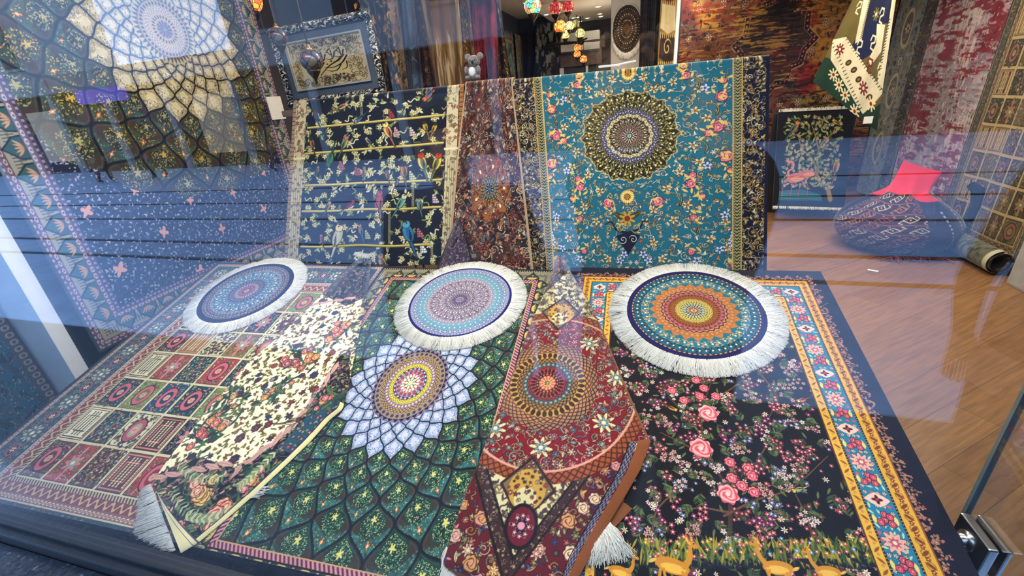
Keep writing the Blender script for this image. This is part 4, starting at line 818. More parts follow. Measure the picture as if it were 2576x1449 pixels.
def design_redpatch(w, h, f):
    cv = design_vintage(w, h, '943A30', ['A0682C', '4E7A60', 'B03A2A', '6A3A4A', 'B88A3A', '7A5038'], 40); g = cv.rng; m = lambda px, py: (f(px, py)[0] * w, f(px, py)[1] * h)
    fill(cv, (0, 0, w, h), 15, [hx('B89A70'), hx('3A1A18'), hx('A8683A'), hx('2A2A28')], kinds='sfv', size=.36)
    for x, y in jgrid(20, 20, w, h, 62, g, .1): cv.flower(x, y, 11, 8, hx('C0AC88'), hx('7A2A28'), hx('2A1414'), 0, .25); cv.flower(x, y, 6, 6, hx('8A3A34'), CREAM, None, 0)
    cx, cy = m(1950, 90); k = w / 430.
    star = [(0, -86), (14, -66), (34, -62), (38, -40), (70, -38), (72, -8), (96, 12), (74, 34), (70, 58), (48, 66), (44, 96), (16, 100), (0, 120), (-16, 100), (-44, 96), (-48, 66), (-70, 58), (-74, 34), (-96, 12), (-72, -8), (-70, -38), (-38, -40), (-34, -62), (-14, -66)]
    for s_, c in ((1.0, 'B89A70'), (.97, '1E1216'), (.84, 'A8886A'), (.82, '4A3426'), (.5, '33201E'), (.3, '6A4A40')): cv.poly([(cx + x * k * s_ * .95, cy + y * k * s_) for x, y in star], hx(c))
    for i in range(len(star)):
        (x0, y0), (x1, y1) = star[i - 1], star[i]
        for t in (.15, .5, .85): cv.flower(cx + (x0 + (x1 - x0) * t) * k * .86, cy + (y0 + (y1 - y0) * t) * k * .9, 4, 4, hx('B8584A'), CREAM, None, 0)
    fill(cv, (cx - 60, cy - 70, cx + 60, cy + 90), 12, [hx('7A6048'), hx('5A3A30')], kinds='sv', size=.5)
    wear(cv, 60, '140E0C', .59, .63, 10, 3.5, .4, .7); wear(cv, 61, '8A2A1E', .57, .66, 12, 3, .4, .6); wear(cv, 70, 'B8923E', .60, .63, 9, 3.5, .35, .8); wear(cv, 81, '5A3428', .54, .62, 7, 4, .4, .4)
    return cv
def design_redworn(w, h):
    cv = design_vintage(w, h, '8A1E2E', ['B8A0A0', '7A1626', '9A8A8C'], 50); fill(cv, (0, 0, w, h), 13, [hx('C8B8B0'), hx('5A1420'), hx('A89A9A')], kinds='sv', size=.5)
    for i, sd in enumerate((52, 58, 66)): wear(cv, sd, ('B4A8AC', '8C8690', 'C4B4AC')[i], .53, .60, 10, 2.6 if i < 2 else .6, .45 if i < 2 else 2, .75)
    wear(cv, 90, '7A1424', .55, .6, 12, 3, .5, .8); return cv
def design_greyrunner(w, h):
    cv = Cv(w, h, hx('6E7C80')); g = random.Random(14); cv.rng = g; nz = lin_noise(w, h, 60, 4, 3); cv.a = mix(cv.a, hx('8C8A72') + 0 * cv.a, sst(.45, .6, nz) * .7)
    fill(cv, (0, 0, w, h), 13, [hx('4A5458'), hx('A89A78'), hx('9AA0A0')], kinds='svf', size=.35)
    for y in np.arange(30, h, 110): cv.ell(w * .38, y, 20, 34, 0, hx('B8AC88')); cv.ell(w * .38, y, 15, 27, 0, hx('6A6458')); cv.flower(w * .38, y, 10, 6, hx('C8B890'), hx('5A4A40'), None, 0); cv.flower(w * .38, y + 56, 9, 6, hx('C8C0A0'), hx('5A5A60'), hx('3A3E44'), 0)
    cv.rect(w * .74, 0, w * .96, h, hx('4E4A40')); fill(cv, (w * .75, 0, w * .95, h), 11, [hx('A8946A'), hx('7A6A50'), hx('2E2A28')], kinds='sv', size=.6); cv.rect(w * .96, 0, w, h, hx('101428')); cv.rect(w * .725, 0, w * .745, h, hx('2A2E38'))
    wear(cv, 33, '9AA2A0', .54, .62, 9, 2, .6, .5); return cv
def design_flamingo(w, h):
    cv = Cv(w, h, hx('0A0C10')); g = random.Random(6); cv.rng = g; lv = [hx('6E8048'), hx('8A9A5A'), hx('A8A868'), hx('4A6040')]
    bx, by = w * .13, h * .07
    T = lambda u, v: (w * u, h * v)
    for pts, a, b in (([T(.80, .92), T(.74, .80), T(.60, .70), T(.58, .55), T(.60, .38), T(.70, .28), T(.86, .18)], 20, 4), ([T(.60, .62), T(.48, .48), T(.36, .40), T(.30, .28)], 10, 3), ([T(.66, .74), T(.80, .62), T(.88, .52)], 7, 3), ([T(.60, .45), T(.52, .25), T(.46, .14)], 7, 2)):
        cv.curve(pts, a * w / 230, hx('3A2A18'), b); cv.curve(pts, a * .7 * w / 230, hx('9A8438'), b * .6)
    for x, y in jgrid(bx, by, w - bx, h * .82, 11 * w / 230, g, .5):
        if g.random() < .8: cv.leaf(x, y, 8 * w / 230, 3 * w / 230, g.uniform(0, 6), lv[g.randrange(4)])
        if g.random() < .4: cv.flower(x + 3, y + 2, 6 * w / 230, 5, (hx('D8D0A0'), hx('C8A8A0'), hx('A8B88A'), hx('B8B0C0'))[g.randrange(4)], hx('B08A3A'), hx('1A2214'), x)
    cv.poly([T(.08, .84), T(.40, .82), T(.66, .87), T(.70, .94), T(.08, .94)], hx('2E6A70'))
    for k in range(7): cv.line([T(.1, .85 + k * .013), T(.62, .86 + k * .012)], 1, hx('5A9A9A') if k % 2 else hx('1E4A54'))
    k = w / 230.
    for (x, y), sc in ((T(.30, .70), 1.0), (T(.45, .66), .85)):
        cv.ell(x, y, 30 * k * sc, 15 * k * sc, -.15, hx('C87868')); cv.ell(x + 6 * k, y + 2, 22 * k * sc, 8 * k * sc, -.1, hx('E0A088'))
        for t in (-.3, 0, .3): cv.line([(x - 14 * k, y + t * 16 * k), (x + 26 * k * sc, y + t * 24 * k)], 1, hx('8A4038'))
    x, y = T(.18, .68); cv.curve([(x + 6 * k, y), (x + 4 * k, y - 14 * k), (x + 18 * k, y - 26 * k), (x + 16 * k, y - 42 * k), (x + 4 * k, y - 44 * k)], 4.5 * k, hx('D88478')); cv.ell(x + 3 * k, y - 43 * k, 7 * k, 4.5 * k, .4, hx('D88478')); cv.leaf(x - 4 * k, y - 39 * k, 6 * k, 2 * k, 1.1, hx('2A1A1A'))
    for a, b in ((.20, .13), (.27, .25), (.40, .36), (.46, .48)): cv.line([T(a, .74), T(b, .80), T(b - .01, .90)], 2.2 * k, hx('B85A50'))
    cv.bird(*T(.24, .17), 34 * k, hx('B87A50'), hx('C88A50'), hx('3E7088'), 1, -.9, 1.2); cv.bird(*T(.78, .13), 20 * k, hx('D8B048'), hx('D8B048'), hx('8A7A38'), -1, -.6, .6); cv.bird(*T(.84, .58), 38 * k, hx('C8A858'), hx('A8A050'), hx('9A6A58'), 1, -1.4, 1.1)
    D, S = edges(cv); cv.a[D < w * .055] = hx('08090C'); return cv
def design_kilim(w, h, f):
    """bold flat-woven design: diagonal white toothed band, navy and olive fields with hooks, stars on green"""
    cv = Cv(w, h, hx('6E6030')); T = lambda px, py: (f(px, py)[0] * w, f(px, py)[1] * h); Wt = hx('D2C9AC'); poly = lambda P, c: cv.poly([T(*p) for p in P], c)
    poly([(2215, -80), (2300, -80), (2290, 60), (2220, 60), (2200, 130), (2150, 160), (2140, 120), (2170, 60), (2190, 0)], hx('16224A')); poly([(2222, 60), (2290, 40), (2260, 250), (2200, 210), (2215, 120)], hx('6E6846'))
    poly([(2000, 120), (2100, 150), (2210, 300), (2210, 380), (2000, 320)], hx('173E2C')); poly([(2130, 300), (2230, 250), (2260, 400), (2130, 400)], hx('173E2C'))
    poly([(2095, 100), (2128, 92), (2222, 232), (2170, 288), (2090, 150)], Wt)
    for P in ([(2188, -60), (2204, -60), (2180, 40), (2168, 100), (2150, 110), (2160, 60)], [(2252, -60), (2290, -60), (2262, 60), (2240, 140), (2226, 232), (2206, 210), (2222, 120), (2236, 50)], [(2206, 60), (2226, 62), (2216, 130), (2190, 165), (2184, 150), (2204, 110)]): poly(P, Wt)
    def teeth(a, b, n, L, c):
        for i in range(n): t = i / n; x, y = a[0] + (b[0] - a[0]) * t, a[1] + (b[1] - a[1]) * t; cv.line([T(x - L, y + 2), T(x + L, y - 2)], 2.4, c)
    for a_, b_ in (((2126, 92), (2220, 232)), ((2094, 110), (2168, 282)), ((2188, 0), (2166, 100)), ((2206, -20), (2180, 60)), ((2236, 50), (2208, 205)), ((2262, 0), (2244, 150))): teeth(a_, b_, 20, 3, hx('2A2018'))
    def star(p, r, c, cc):
        x, y = T(*p)
        for j in range(8): cv.line([(x, y), (x + r * math.cos(j * .785 + .3), y + r * math.sin(j * .785 + .3))], r * .34, c)
        cv.disc(x, y, r * .3, cc)
    for i, p in enumerate(((2113, 124), (2134, 158), (2148, 176), (2160, 200), (2172, 222), (2186, 246))):
        if i in (0, 4): star(p, 19, hx('7A1E24'), Wt)
        else: cv.ell(*T(*p), 9, 16, .9, hx('4A3420')); cv.ell(*T(*p), 3.5, 8, .9, hx('8A7A40'))
    for p in ((2096, 188), (2110, 214), (2126, 240), (2190, 262), (2150, 280)): star(p, 20, hx('D8CDA4'), hx('8A2A24'))
    for p, c in (((2162, 118), Wt), ((2218, 40), Wt), ((2196, 108), Wt), ((2214, 180), Wt), ((2160, 20), Wt), ((2188, 166), hx('7A2A24'))):
        x, y = T(*p); cv.line([(x - 15, y - 4), (x - 10, y - 20), (x + 8, y - 20), (x + 10, y - 4), (x - 7, y + 4), (x - 7, y + 17), (x + 10, y + 20)], 6, c)
    star((2204, 36), 18, hx('8A7A3A'), Wt)
    return cv
def design_callig(w, h):
    """cream illuminated panel with sweeping dark pen strokes"""
    cv = Cv(w, h, hx('CDBB90')); g = random.Random(17); cv.rng = g; T = lambda u, v: (u * w, v * h)
    fill(cv, (6, 6, w - 6, h - 6), 20, [hx('A8946A'), hx('8A7850'), hx('B8A880')], kinds='sv', size=.6)
    cv.rect(w * .12, h * .26, w * .76, h * .78, hx('D2BC86')); cv.rect(w * .1, h * .05, w * .8, h * .2, hx('C4B490')); fill(cv, (w * .1, h * .05, w * .8, h * .2), 18, [hx('5A4A34'), hx('8A6A4A')], kinds='sf', size=.5)
    fill(cv, (w * .4, h * .82, w * .8, h * .95), 18, [hx('8A3A40'), hx('3A5A58'), hx('6A5A3A')], kinds='fs', size=.5)
    ink = hx('1A140E')
    def pen(pts, a, b): cv.curve([T(*p) for p in pts], a * w / 230, ink, b)
    for u, v in ((.30, .36), (.42, .34), (.55, .32), (.67, .30)):
        pen([(u + .06, v), (u + .03, v + .10), (u - .02, v + .13), (u - .07, v + .10)], 5, 1.5); pen([(u + .01, v - .06), (u + .015, v + .08)], 3.6, 2)
        pen([(u - .03, v - .02), (u, v + .04), (u + .03, v + .02)], 3, 1); cv.poly([T(u - .01, v + .15), T(u + .01, v + .17), T(u - .01, v + .19), T(u - .03, v + .17)], ink)
    pen([(.72, .40), (.62, .50), (.50, .58), (.38, .72), (.36, .76)], 5.5, 1.5); pen([(.76, .42), (.68, .55), (.56, .62), (.44, .60)], 5, 1.5); pen([(.44, .50), (.36, .62), (.30, .62), (.26, .56)], 5, 1.5)
    pen([(.66, .58), (.60, .68), (.52, .70), (.46, .66)], 4, 1.5); pen([(.74, .54), (.73, .66), (.66, .70)], 4, 1.5); pen([(.56, .22), (.50, .30)], 3, 1.4); pen([(.68, .24), (.60, .32)], 3, 1.4)
    for u, v in ((.38, .54), (.48, .52), (.58, .50), (.64, .48), (.34, .66), (.52, .76), (.42, .28), (.62, .76), (.70, .50)): cv.poly([T(u, v), T(u + .012, v + .018), T(u, v + .036), T(u - .012, v + .018)], ink)
    for k in range(5): pen([(.84 + k * .025, .08), (.82 + k * .025, .14), (.84 + k * .02, .18)], 2.4, 1)
    for k in range(4): pen([(.72 + k * .04, .14), (.70 + k * .04, .20), (.74 + k * .03, .22)], 2.2, 1)
    cv.ring(w * .86, h * .62, h * .12, 1.6, hx('8A8070')); cv.ring(w * .86, h * .62, h * .08, 1.4, hx('8A8070'))
    D, S = edges(cv); cv.a[D < 3.5] = hx('E4DCC4'); cv.a[(D > 3.5) & (D < 5)] = hx('6A5A40'); return cv
def design_scrollframe(w, h):
    cv = Cv(w, h, hx('15161C')); cv.rng = random.Random(3)
    fill(cv, (0, 2, w, h - 2), 17, [hx('F2F0E6'), hx('D0CEC4'), hx('FFFFF4')], kinds='slvsl', size=.68); return cv
def design_plain(w, h, base, cols, seed=1, st=14, kinds='sfv', size=.5, edge=None, ew=8, worn=None):
    cv = Cv(w, h, hx(base)); cv.rng = random.Random(seed); nz = lin_noise(w, h, 50, seed, 3); cv.a = mix(cv.a, cv.a * .55, sst(.42, .62, nz))
    fill(cv, (0, 0, w, h), st, [hx(c) for c in cols], kinds=kinds, size=size)
    if worn: wear(cv, seed + 9, worn, .5, .58, 9, 1, 1.4, .8)
    if edge: D, S = edges(cv); band(cv, D, S, 0, ew, hx(edge), hx(cols[0]), ew * 1.2, 'dot')
    return cv
def design_bag(w, h):
    cv = Cv(w, h, hx('3A1A30')); T = lambda u, v: (u * w, v * h)
    for v in np.arange(.04, 1, .12):
        cv.rect(0, v * h - 1.5, w, v * h + 1, hx('8A5A50'))
        for u in np.arange(0, 1, .028): cv.disc(u * w, (v + .012) * h, 2.2, hx('C8A890'))
    r = 0
    for v in np.arange(.10, 1, .12):
        for i, u in enumerate(np.arange(.02 + (r % 2) * .03, 1, .062)):
            x, y = T(u, v); c = (hx('D8D4B8'), hx('C88A4A'), hx('A85A50'), hx('D8D4B8'))[(i + r) % 4]; s = 11 * w / 640
            cv.line([(x - s, y), (x, y - s * .9), (x + s, y), (x, y + s * .9), (x - s, y)], 2.4, c); cv.line([(x + s, y), (x + s * 1.5, y - s * .8), (x + s * .9, y - s * 1.2)], 2.2, c); cv.line([(x - s, y), (x - s * 1.5, y + s * .8), (x - s * .9, y + s * 1.2)], 2.2, c); cv.disc(x, y, 2.4, c)
        r += 1
    cv.rect(w * .47, 0, w * .60, h, hx('141C38')); [cv.disc(w * u, v * h, 1.8, hx('A8B0B8')) for u in (.475, .595) for v in np.arange(0, 1, .02)]
    return cv
# ================================================================ THE SETTING
def struct(o): o['kind'] = 'structure'; return o
struct(boxes('floor', [(-3.4, .56, -.12, 3.4, 9.2, 0)], M['laminate']))
struct(boxes('ceiling', [(-3.4, .45, 2.72, 3.4, 9.2, 2.85)], M['ceiling_paint']))
struct(boxes('wall_left', [(-3.2, .56, 0, -3.0, 5.2, 2.72), (-3.2, 5.2, 0, -1.95, 5.3, 2.72), (-2.05, 5.3, 0, -1.95, 9.2, 2.72)], M['dark_wall']))
struct(boxes('wall_right', [(2.94, .56, 0, 3.25, 6.95, 2.72)], M['wall_paint']))
struct(boxes('wall_back', [(.50, 6.80, 0, 3.25, 6.95, 2.72), (.50, 6.95, 0, .66, 9.0, 2.72), (-2.05, 8.75, 0, .66, 8.9, 2.72)], M['dark_wall']))
struct(boxes('wall_front', [(-3.4, .40, 2.60, 3.4, .60, 3.6)], M['dark_wall']))
struct(boxes('trim_1', [(-1.3, 5.4, 2.56, .15, 8.7, 2.715)], M['ceiling_paint'], bevel=.004))
struct(boxes('trim_2', [(-3.0, 1.16, 0, -2.56, 1.225, 2.71)], M['white_paint'], bevel=.004))
struct(boxes('trim_3', [(-2.99, 1.24, 0, -2.90, 4.9, .10)], M['white_paint'], bevel=.003))
struct(boxes('baseboard_back', [(.53, 6.77, 0, 2.93, 6.799, .07)], M['rail_wood']))
# shop window: dark lower frame, pane, granite sill
GR = math.radians(-1.4)
wf = boxes('window_1', [(-3.4, -.035, -.12, 3.4, .035, .02)], M['black_metal'], bevel=.006); wf.location = (0, .466, .482); wf.rotation_euler = (0, 0, GR); struct(wf)
lip = boxes('glazing_bead', [(-3.4, -.012, .02, 3.4, .030, .036)], M['black_metal'], wf, .004)
pane = boxes('pane', [(-3.4, -.004, .03, 3.4, .004, 2.3)], M['window_glass'], wf)
sill = boxes('trim_4', [(-4.5, -.20, -.50, 4.5, -.036, -.02)], M['granite'], bevel=.006); sill.location = (0, .466, .482); sill.rotation_euler = (0, 0, GR); struct(sill)

# ================================================================ PODIUM AND ITS RUGS
def podium():
    r = boxes('display_podium', [(-2.27, 0, 0, .752, 0, 0)][:0] or [(-2.27, .62, 0, .75, .63, .02)], M['podium_cloth'])
    me = bpy.data.meshes.new('display_podium'); s0, s1 = .262, 1.60
    a, b = plane_pt(0, s0, -.012), plane_pt(0, s1, -.012)
    V = [(x, y, z) for x in (-2.27, .75) for y, z in ((a[1], 0), (a[1], a[2]), (b[1], b[2]), (b[1], 0))]
    me.from_pydata(V, [], [(0, 1, 2, 3), (7, 6, 5, 4), (0, 4, 5, 1), (1, 5, 6, 2), (2, 6, 7, 3), (0, 3, 7, 4)]); me.update(); me.materials.append(M['podium_cloth']); r.data = me
    return tag(r, 'sloping cloth-covered display podium behind the shop window, under the flat rugs', 'display podium')
podium()
def flat_rug(name, rect, cv, label, group=None, thick=.005, edge=(.05, .05, .08), amp=.0015, seed=0):
    u0, u1, s0, s1 = rect; res = cv.h / (s1 - s0); keep = int((s1 - .268) * res); cv.a = cv.a[:keep]; cv.h = keep; s0 = .268 # the near end stops at the window frame
    nv, nu = cv.h, cv.w
    U = np.linspace(u0, u1, nu)[None, :] + np.zeros((nv, 1)); Sx = np.linspace(s1, s0, nv)[:, None] + np.zeros((1, nu))
    nz = lin_noise(nu, nv, 130, seed, 3) - .5
    Hh = .002 + thick + amp * 2 * nz
    P = plane_pt(U, Sx, 0.0) + Hh[..., None] * PN
    o = sheet(name, P, cv.a, thick, edge=edge); tag(o, label, 'rug', group); return o
flat_rug('rug', P_RECT, design_panels(), 'flat rug of square garden panels, at the left end of the podium', seed=3, edge=(.2, .24, .28))
flat_rug('rug', G_RECT, design_green(), 'flat green rug with a net of leaf-shaped cells around a round medallion, middle of podium', seed=4)
br_ = flat_rug('rug', B_RECT, design_tree(), 'flat black rug with pink roses, deer and blue and yellow border, right end of podium', seed=5)
# ---- round mats with fringe
def round_mat(c, R, rings, label, seed, tilt=0.0, extra=None):
    g = np.random.default_rng(seed); Rt, Rf = R * .775, R; nr, na = 150, 900
    r = np.linspace(.0005, Rt, nr)[:, None]; t = np.linspace(0, 2 * np.pi, na, endpoint=False)[None, :]
    rings = [(q[0] * Rt, *q[1:]) for q in rings]; C = polar_rings(r + 0 * t, t + 0 * r, rings, np.zeros((nr, na, 3), np.float32)); C = C * (1 + .12 * (g.random((nr, na, 1)) - .5)).astype(np.float32)
    h0 = .0125; wv = .0012 * np.sin(t * 3 + seed) * (r / Rt) ** 2
    P = plane_pt(c[0] + r * np.cos(t), c[1] + r * np.sin(t), 0.0) + (h0 + .006 + wv)[..., None] * PN
    # rounded rim and underside
    rim = [(Rt + .003, h0 + .004), (Rt + .004, h0 + .001), (Rt + .001, h0), (.01, h0)]
    rows = [P] + [(plane_pt(c[0] + q * np.cos(t), c[1] + q * np.sin(t), 0.0) + k * PN).reshape(1, na, 3) for q, k in rim]
    V = np.concatenate(rows, 0); Cc = np.concatenate([C, np.tile(np.array([.03, .035, .2]), (len(rim), na, 1))], 0)
    me = raw_mesh('round_mat', V, grid_q(nr + len(rim), na, 0, True)); color_attr(me, Cc); o = link('round_mat', me, M['rug'])
    tag(o, label, 'round mat', 'round fringed mats on the podium')
    n = 4200; ang = np.sort(g.uniform(0, 2 * np.pi, n)); lay = g.integers(0, 3, n); L = (Rf - Rt) * g.uniform(.90, 1.03, n) * (1 + .025 * np.sin(ang * 17 + seed)); sw = g.normal(0, .045, n) + .035 * np.sin(ang * 9 + seed) + .035 * np.sin(ang * 31)
    r0 = Rt - .001
    ro = plane_pt(c[0] + r0 * np.cos(ang), c[1] + r0 * np.sin(ang)) + (h0 + .0035 + lay * .0008)[:, None] * PN
    ti = plane_pt(c[0] + (r0 + L) * np.cos(ang + sw), c[1] + (r0 + L) * np.sin(ang + sw)) + (.009 + lay * .0012)[:, None] * PN
    strands('fringe', ro, ti, .00115, M['fringe'], o, seed=seed, curl=.0018, up=PN)
    return o
NB, TQ = hx('10144E'), hx('2F86A0')
round_mat((-1.848, 1.350), .300, [(1.0, NB, NB, 8, 'x'), (.905, hx('4A4A60'), hx('B0A898'), 90, 'dots'), (.87, hx('7A7488'), hx('3E3A50'), 70, 'scroll'), (.80, hx('565068'), hx('A8989A'), 64, 'dots'), (.75, hx('6E8AA0'), hx('9A7C88'), 44, 'fine'), (.70, hx('3F7690'), hx('A8A8B0'), 36, 'scroll'), (.52, hx('44809A'), hx('8A8AA0'), 30, 'scroll'), (.40, hx('8A8AA0'), hx('4A4468'), 36, 'petal'),
    (.33, hx('3E7A90'), hx('8A5A78'), 30, 'zig'), (.26, hx('6A5A78'), hx('B09AA0'), 26, 'petal'), (.17, hx('4A3A60'), hx('B07A8A'), 20, 'petal'), (.10, hx('8A6A80'), hx('3A2A50'), 14, 'dots'), (.05, hx('C0B0B0'), hx('5A3A60'), 8, 'dots')], 'small round blue mat with cream fringe, lying on the panelled rug', 1)
round_mat((-.700, 1.342), .294, [(1.0, hx('16207A'), NB, 8, 'x'), (.955, hx('B0B0C0'), hx('6A6A9A'), 100, 'dots'), (.92, hx('9AA0B8'), hx('5A7898'), 60, 'fine'), (.82, hx('5AA8B8'), hx('9A90A8'), 50, 'scroll'), (.72, hx('62B0C0'), hx('A890A0'), 44, 'fine'), (.66, hx('8A8498'), hx('C0B4BC'), 60, 'fine'), (.58, hx('7A6E84'), hx('B8A8B0'), 44, 'scroll'), (.44, hx('80748A'), hx('C0B0B8'), 40, 'scroll'), (.30, hx('6E6078'), hx('B0A0AC'), 30, 'fine'), (.16, hx('8E8298'), hx('5A4A6A'), 20, 'petal'), (.07, hx('B8ACB4'), hx('6A5A7A'), 10, 'petal')],
    'round pale lilac and aqua mat with white fringe at the top of the green rug', 2)
round_mat((.250, 1.328), .316, [(1.0, hx('0C1060'), NB, 8, 'x'), (.93, hx('3A2A38'), hx('D8A078'), 84, 'dots'), (.90, hx('1E6A7E'), hx('0E3A50'), 60, 'scroll'), (.78, hx('237A8C'), hx('B8A478'), 48, 'scroll'), (.66, hx('20788A'), hx('C07E42'), 24, 'tri'), (.58, hx('B4743C'), hx('C8905A'), 48, 'dots'), (.50, hx('C48A58'), hx('2A1A5A'), 32, 'zig'), (.44, hx('8A4438'), hx('B86A80'), 32, 'tri'), (.385, hx('9C5A2E'), hx('6A3020'), 48, 'dots'), (.33, hx('B06A30'), hx('6E3A22'), 40, 'lat'),
    (.27, hx('C8B050'), hx('6A5A2A'), 40, 'fine'), (.215, hx('C9BC62'), hx('7A6A30'), 30, 'dots'), (.165, hx('3A4A50'), hx('B0B8A8'), 22, 'petal'), (.11, hx('4A3A4A'), hx('B8A878'), 16, 'petal'), (.06, hx('A85A4A'), hx('D8C890'), 8, 'dots')], 'big round teal and orange mat with thick white fringe on the black rug', 3)
# ---- folded rugs lying over the seams
def fold_rug(name, left, right, cv, rect, res, height, label, nv, nu, thick=.007, edge=(.5, .3, .15)):
    """left/right: matching outline points in view pixels, top to bottom; height(t,u) above the podium plane"""
    def dense(pts, n):
        P = np.array(pts, float); d = np.r_[0, np.cumsum(np.hypot(*np.diff(P, axis=0).T))]; d /= d[-1]; t = np.linspace(0, 1, n)
        return np.stack([np.interp(t, d, P[:, 0]), np.interp(t, d, P[:, 1])], 1)
    K = len(left); tt = np.linspace(0, 1, nv); L = np.stack([np.interp(tt, np.linspace(0, 1, K), np.array(left)[:, i]) for i in (0, 1)], 1); R = np.stack([np.interp(tt, np.linspace(0, 1, K), np.array(right)[:, i]) for i in (0, 1)], 1)
    k = 15; ker = np.ones(k) / k
    for A in (L, R):
        for i in (0, 1): p = np.pad(A[:, i], k // 2, mode='reflect', reflect_type='odd'); A[:, i] = np.convolve(p, ker, 'valid')
    u = np.linspace(0, 1, nu)[None, :, None]; Px = L[:, None] * (1 - u) + R[:, None] * u
    Hh = height(tt[:, None], u[..., 0]) + .008
    r = np.stack([Px[..., 0] - PP[0], -(Px[..., 1] - PP[1]), -F + 0 * Px[..., 0]], -1) @ M3.T; den = r @ PN
    base = CAM + r * (((P0 - CAM) @ PN) / den)[..., None]; P = CAM + r * ((((P0 - CAM) @ PN) + Hh) / den)[..., None]
    q = base - P0; uu, ss = q[..., 0], q @ PD
    C = sample(cv, (uu - rect[0]) * res, (rect[3] - ss) * res)
    return P, C, uu, ss
def finish_fold(name, P, C, label, edge, back=(.45, .40, .33)):
    o = sheet(name, P, C, .007, edge=edge, back=back); tag(o, label, 'rug'); return o
cvc = design_cream()
LC = [(903, 652), (872, 672), (812, 738), (740, 812), (672, 872), (630, 905), (585, 960), (530, 1020), (480, 1085), (430, 1145), (395, 1195), (384, 1212), (395, 1240)]
RC = [(934, 654), (930, 700), (914, 790), (895, 880), (880, 960), (862, 1030), (828, 1058), (780, 1112), (715, 1175), (640, 1245), (560, 1315), (500, 1365), (455, 1392)]
def hC(t, u): return .055 * (1 - t) ** 2 * np.sin(np.pi * np.clip(u, 0, 1)) + .028 * np.sin(np.pi * u) ** .7 * (1 - .45 * t) + .012 * np.sin(u * 9 + t * 5) * np.sin(np.pi * u) + .02 * np.exp(-((u - .9) / .12) ** 2) * (1 - t)
P, C, uu, ss = fold_rug('rug', LC, RC, cvc, C_RECT, CRES, hC, '', 620, 330)
# cream binding along the lower right edge and the short left end
nv, nu = C.shape[:2]; tt = np.linspace(0, 1, nv)[:, None]; u = np.linspace(0, 1, nu)[None, :]
m = ((tt > .40) & (u > 1 - .038 - .03 * tt)); C[m] = hx('EBDDA0'); m2 = (tt > .40) & (abs(u - (1 - .038 - .03 * tt)) < .006); C[m2] = hx('3A3A58')
endd = (1 - tt) * 640 - u * 34; m = (endd < 17) & (tt > .9); C[m] = hx('E8DCA8'); m = (abs(endd - 18) < 2); C[m] = hx('4A4A68'); C[(abs(endd - 3) < 1.2)] = hx('6A6A90')
cream = finish_fold('rug', P, C, 'cream floral rug with pale binding, folded lengthwise between the panelled and the green rug', (.85, .78, .55))
# fringe at the short end of the cream rug: from its lower-left end outwards
g = np.random.default_rng(5); n = 420; t = np.sort(g.random(n))
A0, A1 = np.array(PL(386, 1222)), np.array(PL(448, 1388)); B0, B1 = np.array(PL(358, 1238)), np.array(PL(352, 1352))
ra = A0 + (A1 - A0) * t[:, None]; rb = B0 + (np.array(PL(420, 1396)) - B0) * t[:, None] ** 1.0; rb = np.where(t[:, None] < .62, B0 + (np.array(PL(342, 1348)) - B0) * t[:, None] / .62, np.array(PL(342, 1348)) + (np.array(PL(428, 1392)) - np.array(PL(342, 1348))) * (t[:, None] - .62) / .38) + g.normal(0, .003, (n, 2))
strands('fringe', plane_pt(ra[:, 0], ra[:, 1], .0) + PN * .012, plane_pt(rb[:, 0], rb[:, 1], .0) + PN * g.uniform(.006, .012, (n, 1)), .0011, M['fringe'], cream, seed=5, curl=.002, up=PN)
n = 26; a = np.array([PL(635 + 30 * i / n, 1258 - 28 * i / n) for i in range(n)]); b = a + g.normal(0, .004, (n, 2)) + np.array([.026, .006])
tf = strands('fringe', plane_pt(a[:, 0], a[:, 1]) + PN * .012, plane_pt(b[:, 0], b[:, 1]) + PN * .010, .001, M['fringe'], cream, seed=6, curl=.003, up=PN)
# far-end roll of pale fringe peeking behind the peak
n = 120; tq = g.random(n); a = np.array([PL(905 + 30 * q, 652 + 4 * q) for q in tq]); b = np.array([PL(903 + 33 * q, 664 + 10 * q) for q in tq]); hh = .05
strands('fringe', plane_pt(a[:, 0], a[:, 1]) + PN * .03, plane_pt(b[:, 0], b[:, 1]) + PN * .06, .0012, M['fringe'], cream, seed=8, curl=.01, up=PN)

cvr = design_burgundy()
LB = [(1402, 642), (1385, 700), (1352, 775), (1322, 850), (1298, 915), (1272, 985), (1248, 1050), (1222, 1115), (1197, 1180), (1172, 1240), (1148, 1305), (1128, 1372), (1112, 1420), (1190, 1480)]
RB = [(1414, 642), (1440, 690), (1480, 755), (1516, 830), (1545, 900), (1572, 965), (1600, 1030), (1622, 1080), (1637, 1110), (1612, 1180), (1572, 1250), (1530, 1320), (1485, 1400), (1440, 1480)]
def hB(t, u): return .11 * np.exp(-t * 7) * np.sin(np.pi * u) + .045 * np.sin(np.pi * np.clip(u, 0, 1)) ** .8 * (1 - .5 * t) + .010 * np.sin(u * 7.5 + 1) * np.sin(np.pi * u) + .012 * (u > 0) * t
P, C, uu, ss = fold_rug('rug', LB, RB, cvr, R_RECT, RRES, hB, '', 640, 380)
nv, nu = C.shape[:2]; tt = np.linspace(0, 1, nv)[:, None]; u = np.linspace(0, 1, nu)[None, :]
eb = .925 - .05 * (tt - .62); m = (tt > .60) & (u > eb); C[m] = hx('9A5A2E'); m = (tt > .60) & (u > eb - .045) & (u <= eb - .006); C[m] = hx('3A2A38'); S = np.sin(tt * 420 + 2.2 * np.sin(u * 300)) + 0 * u; C[m & (S > .1)] = hx('8A8A9C'); m = (tt > .60) & (abs(u - eb + .052) < .004); C[m] = hx('1A1218')
m = (tt < .6) & (u > .985); C[m] = hx('8A5A38')
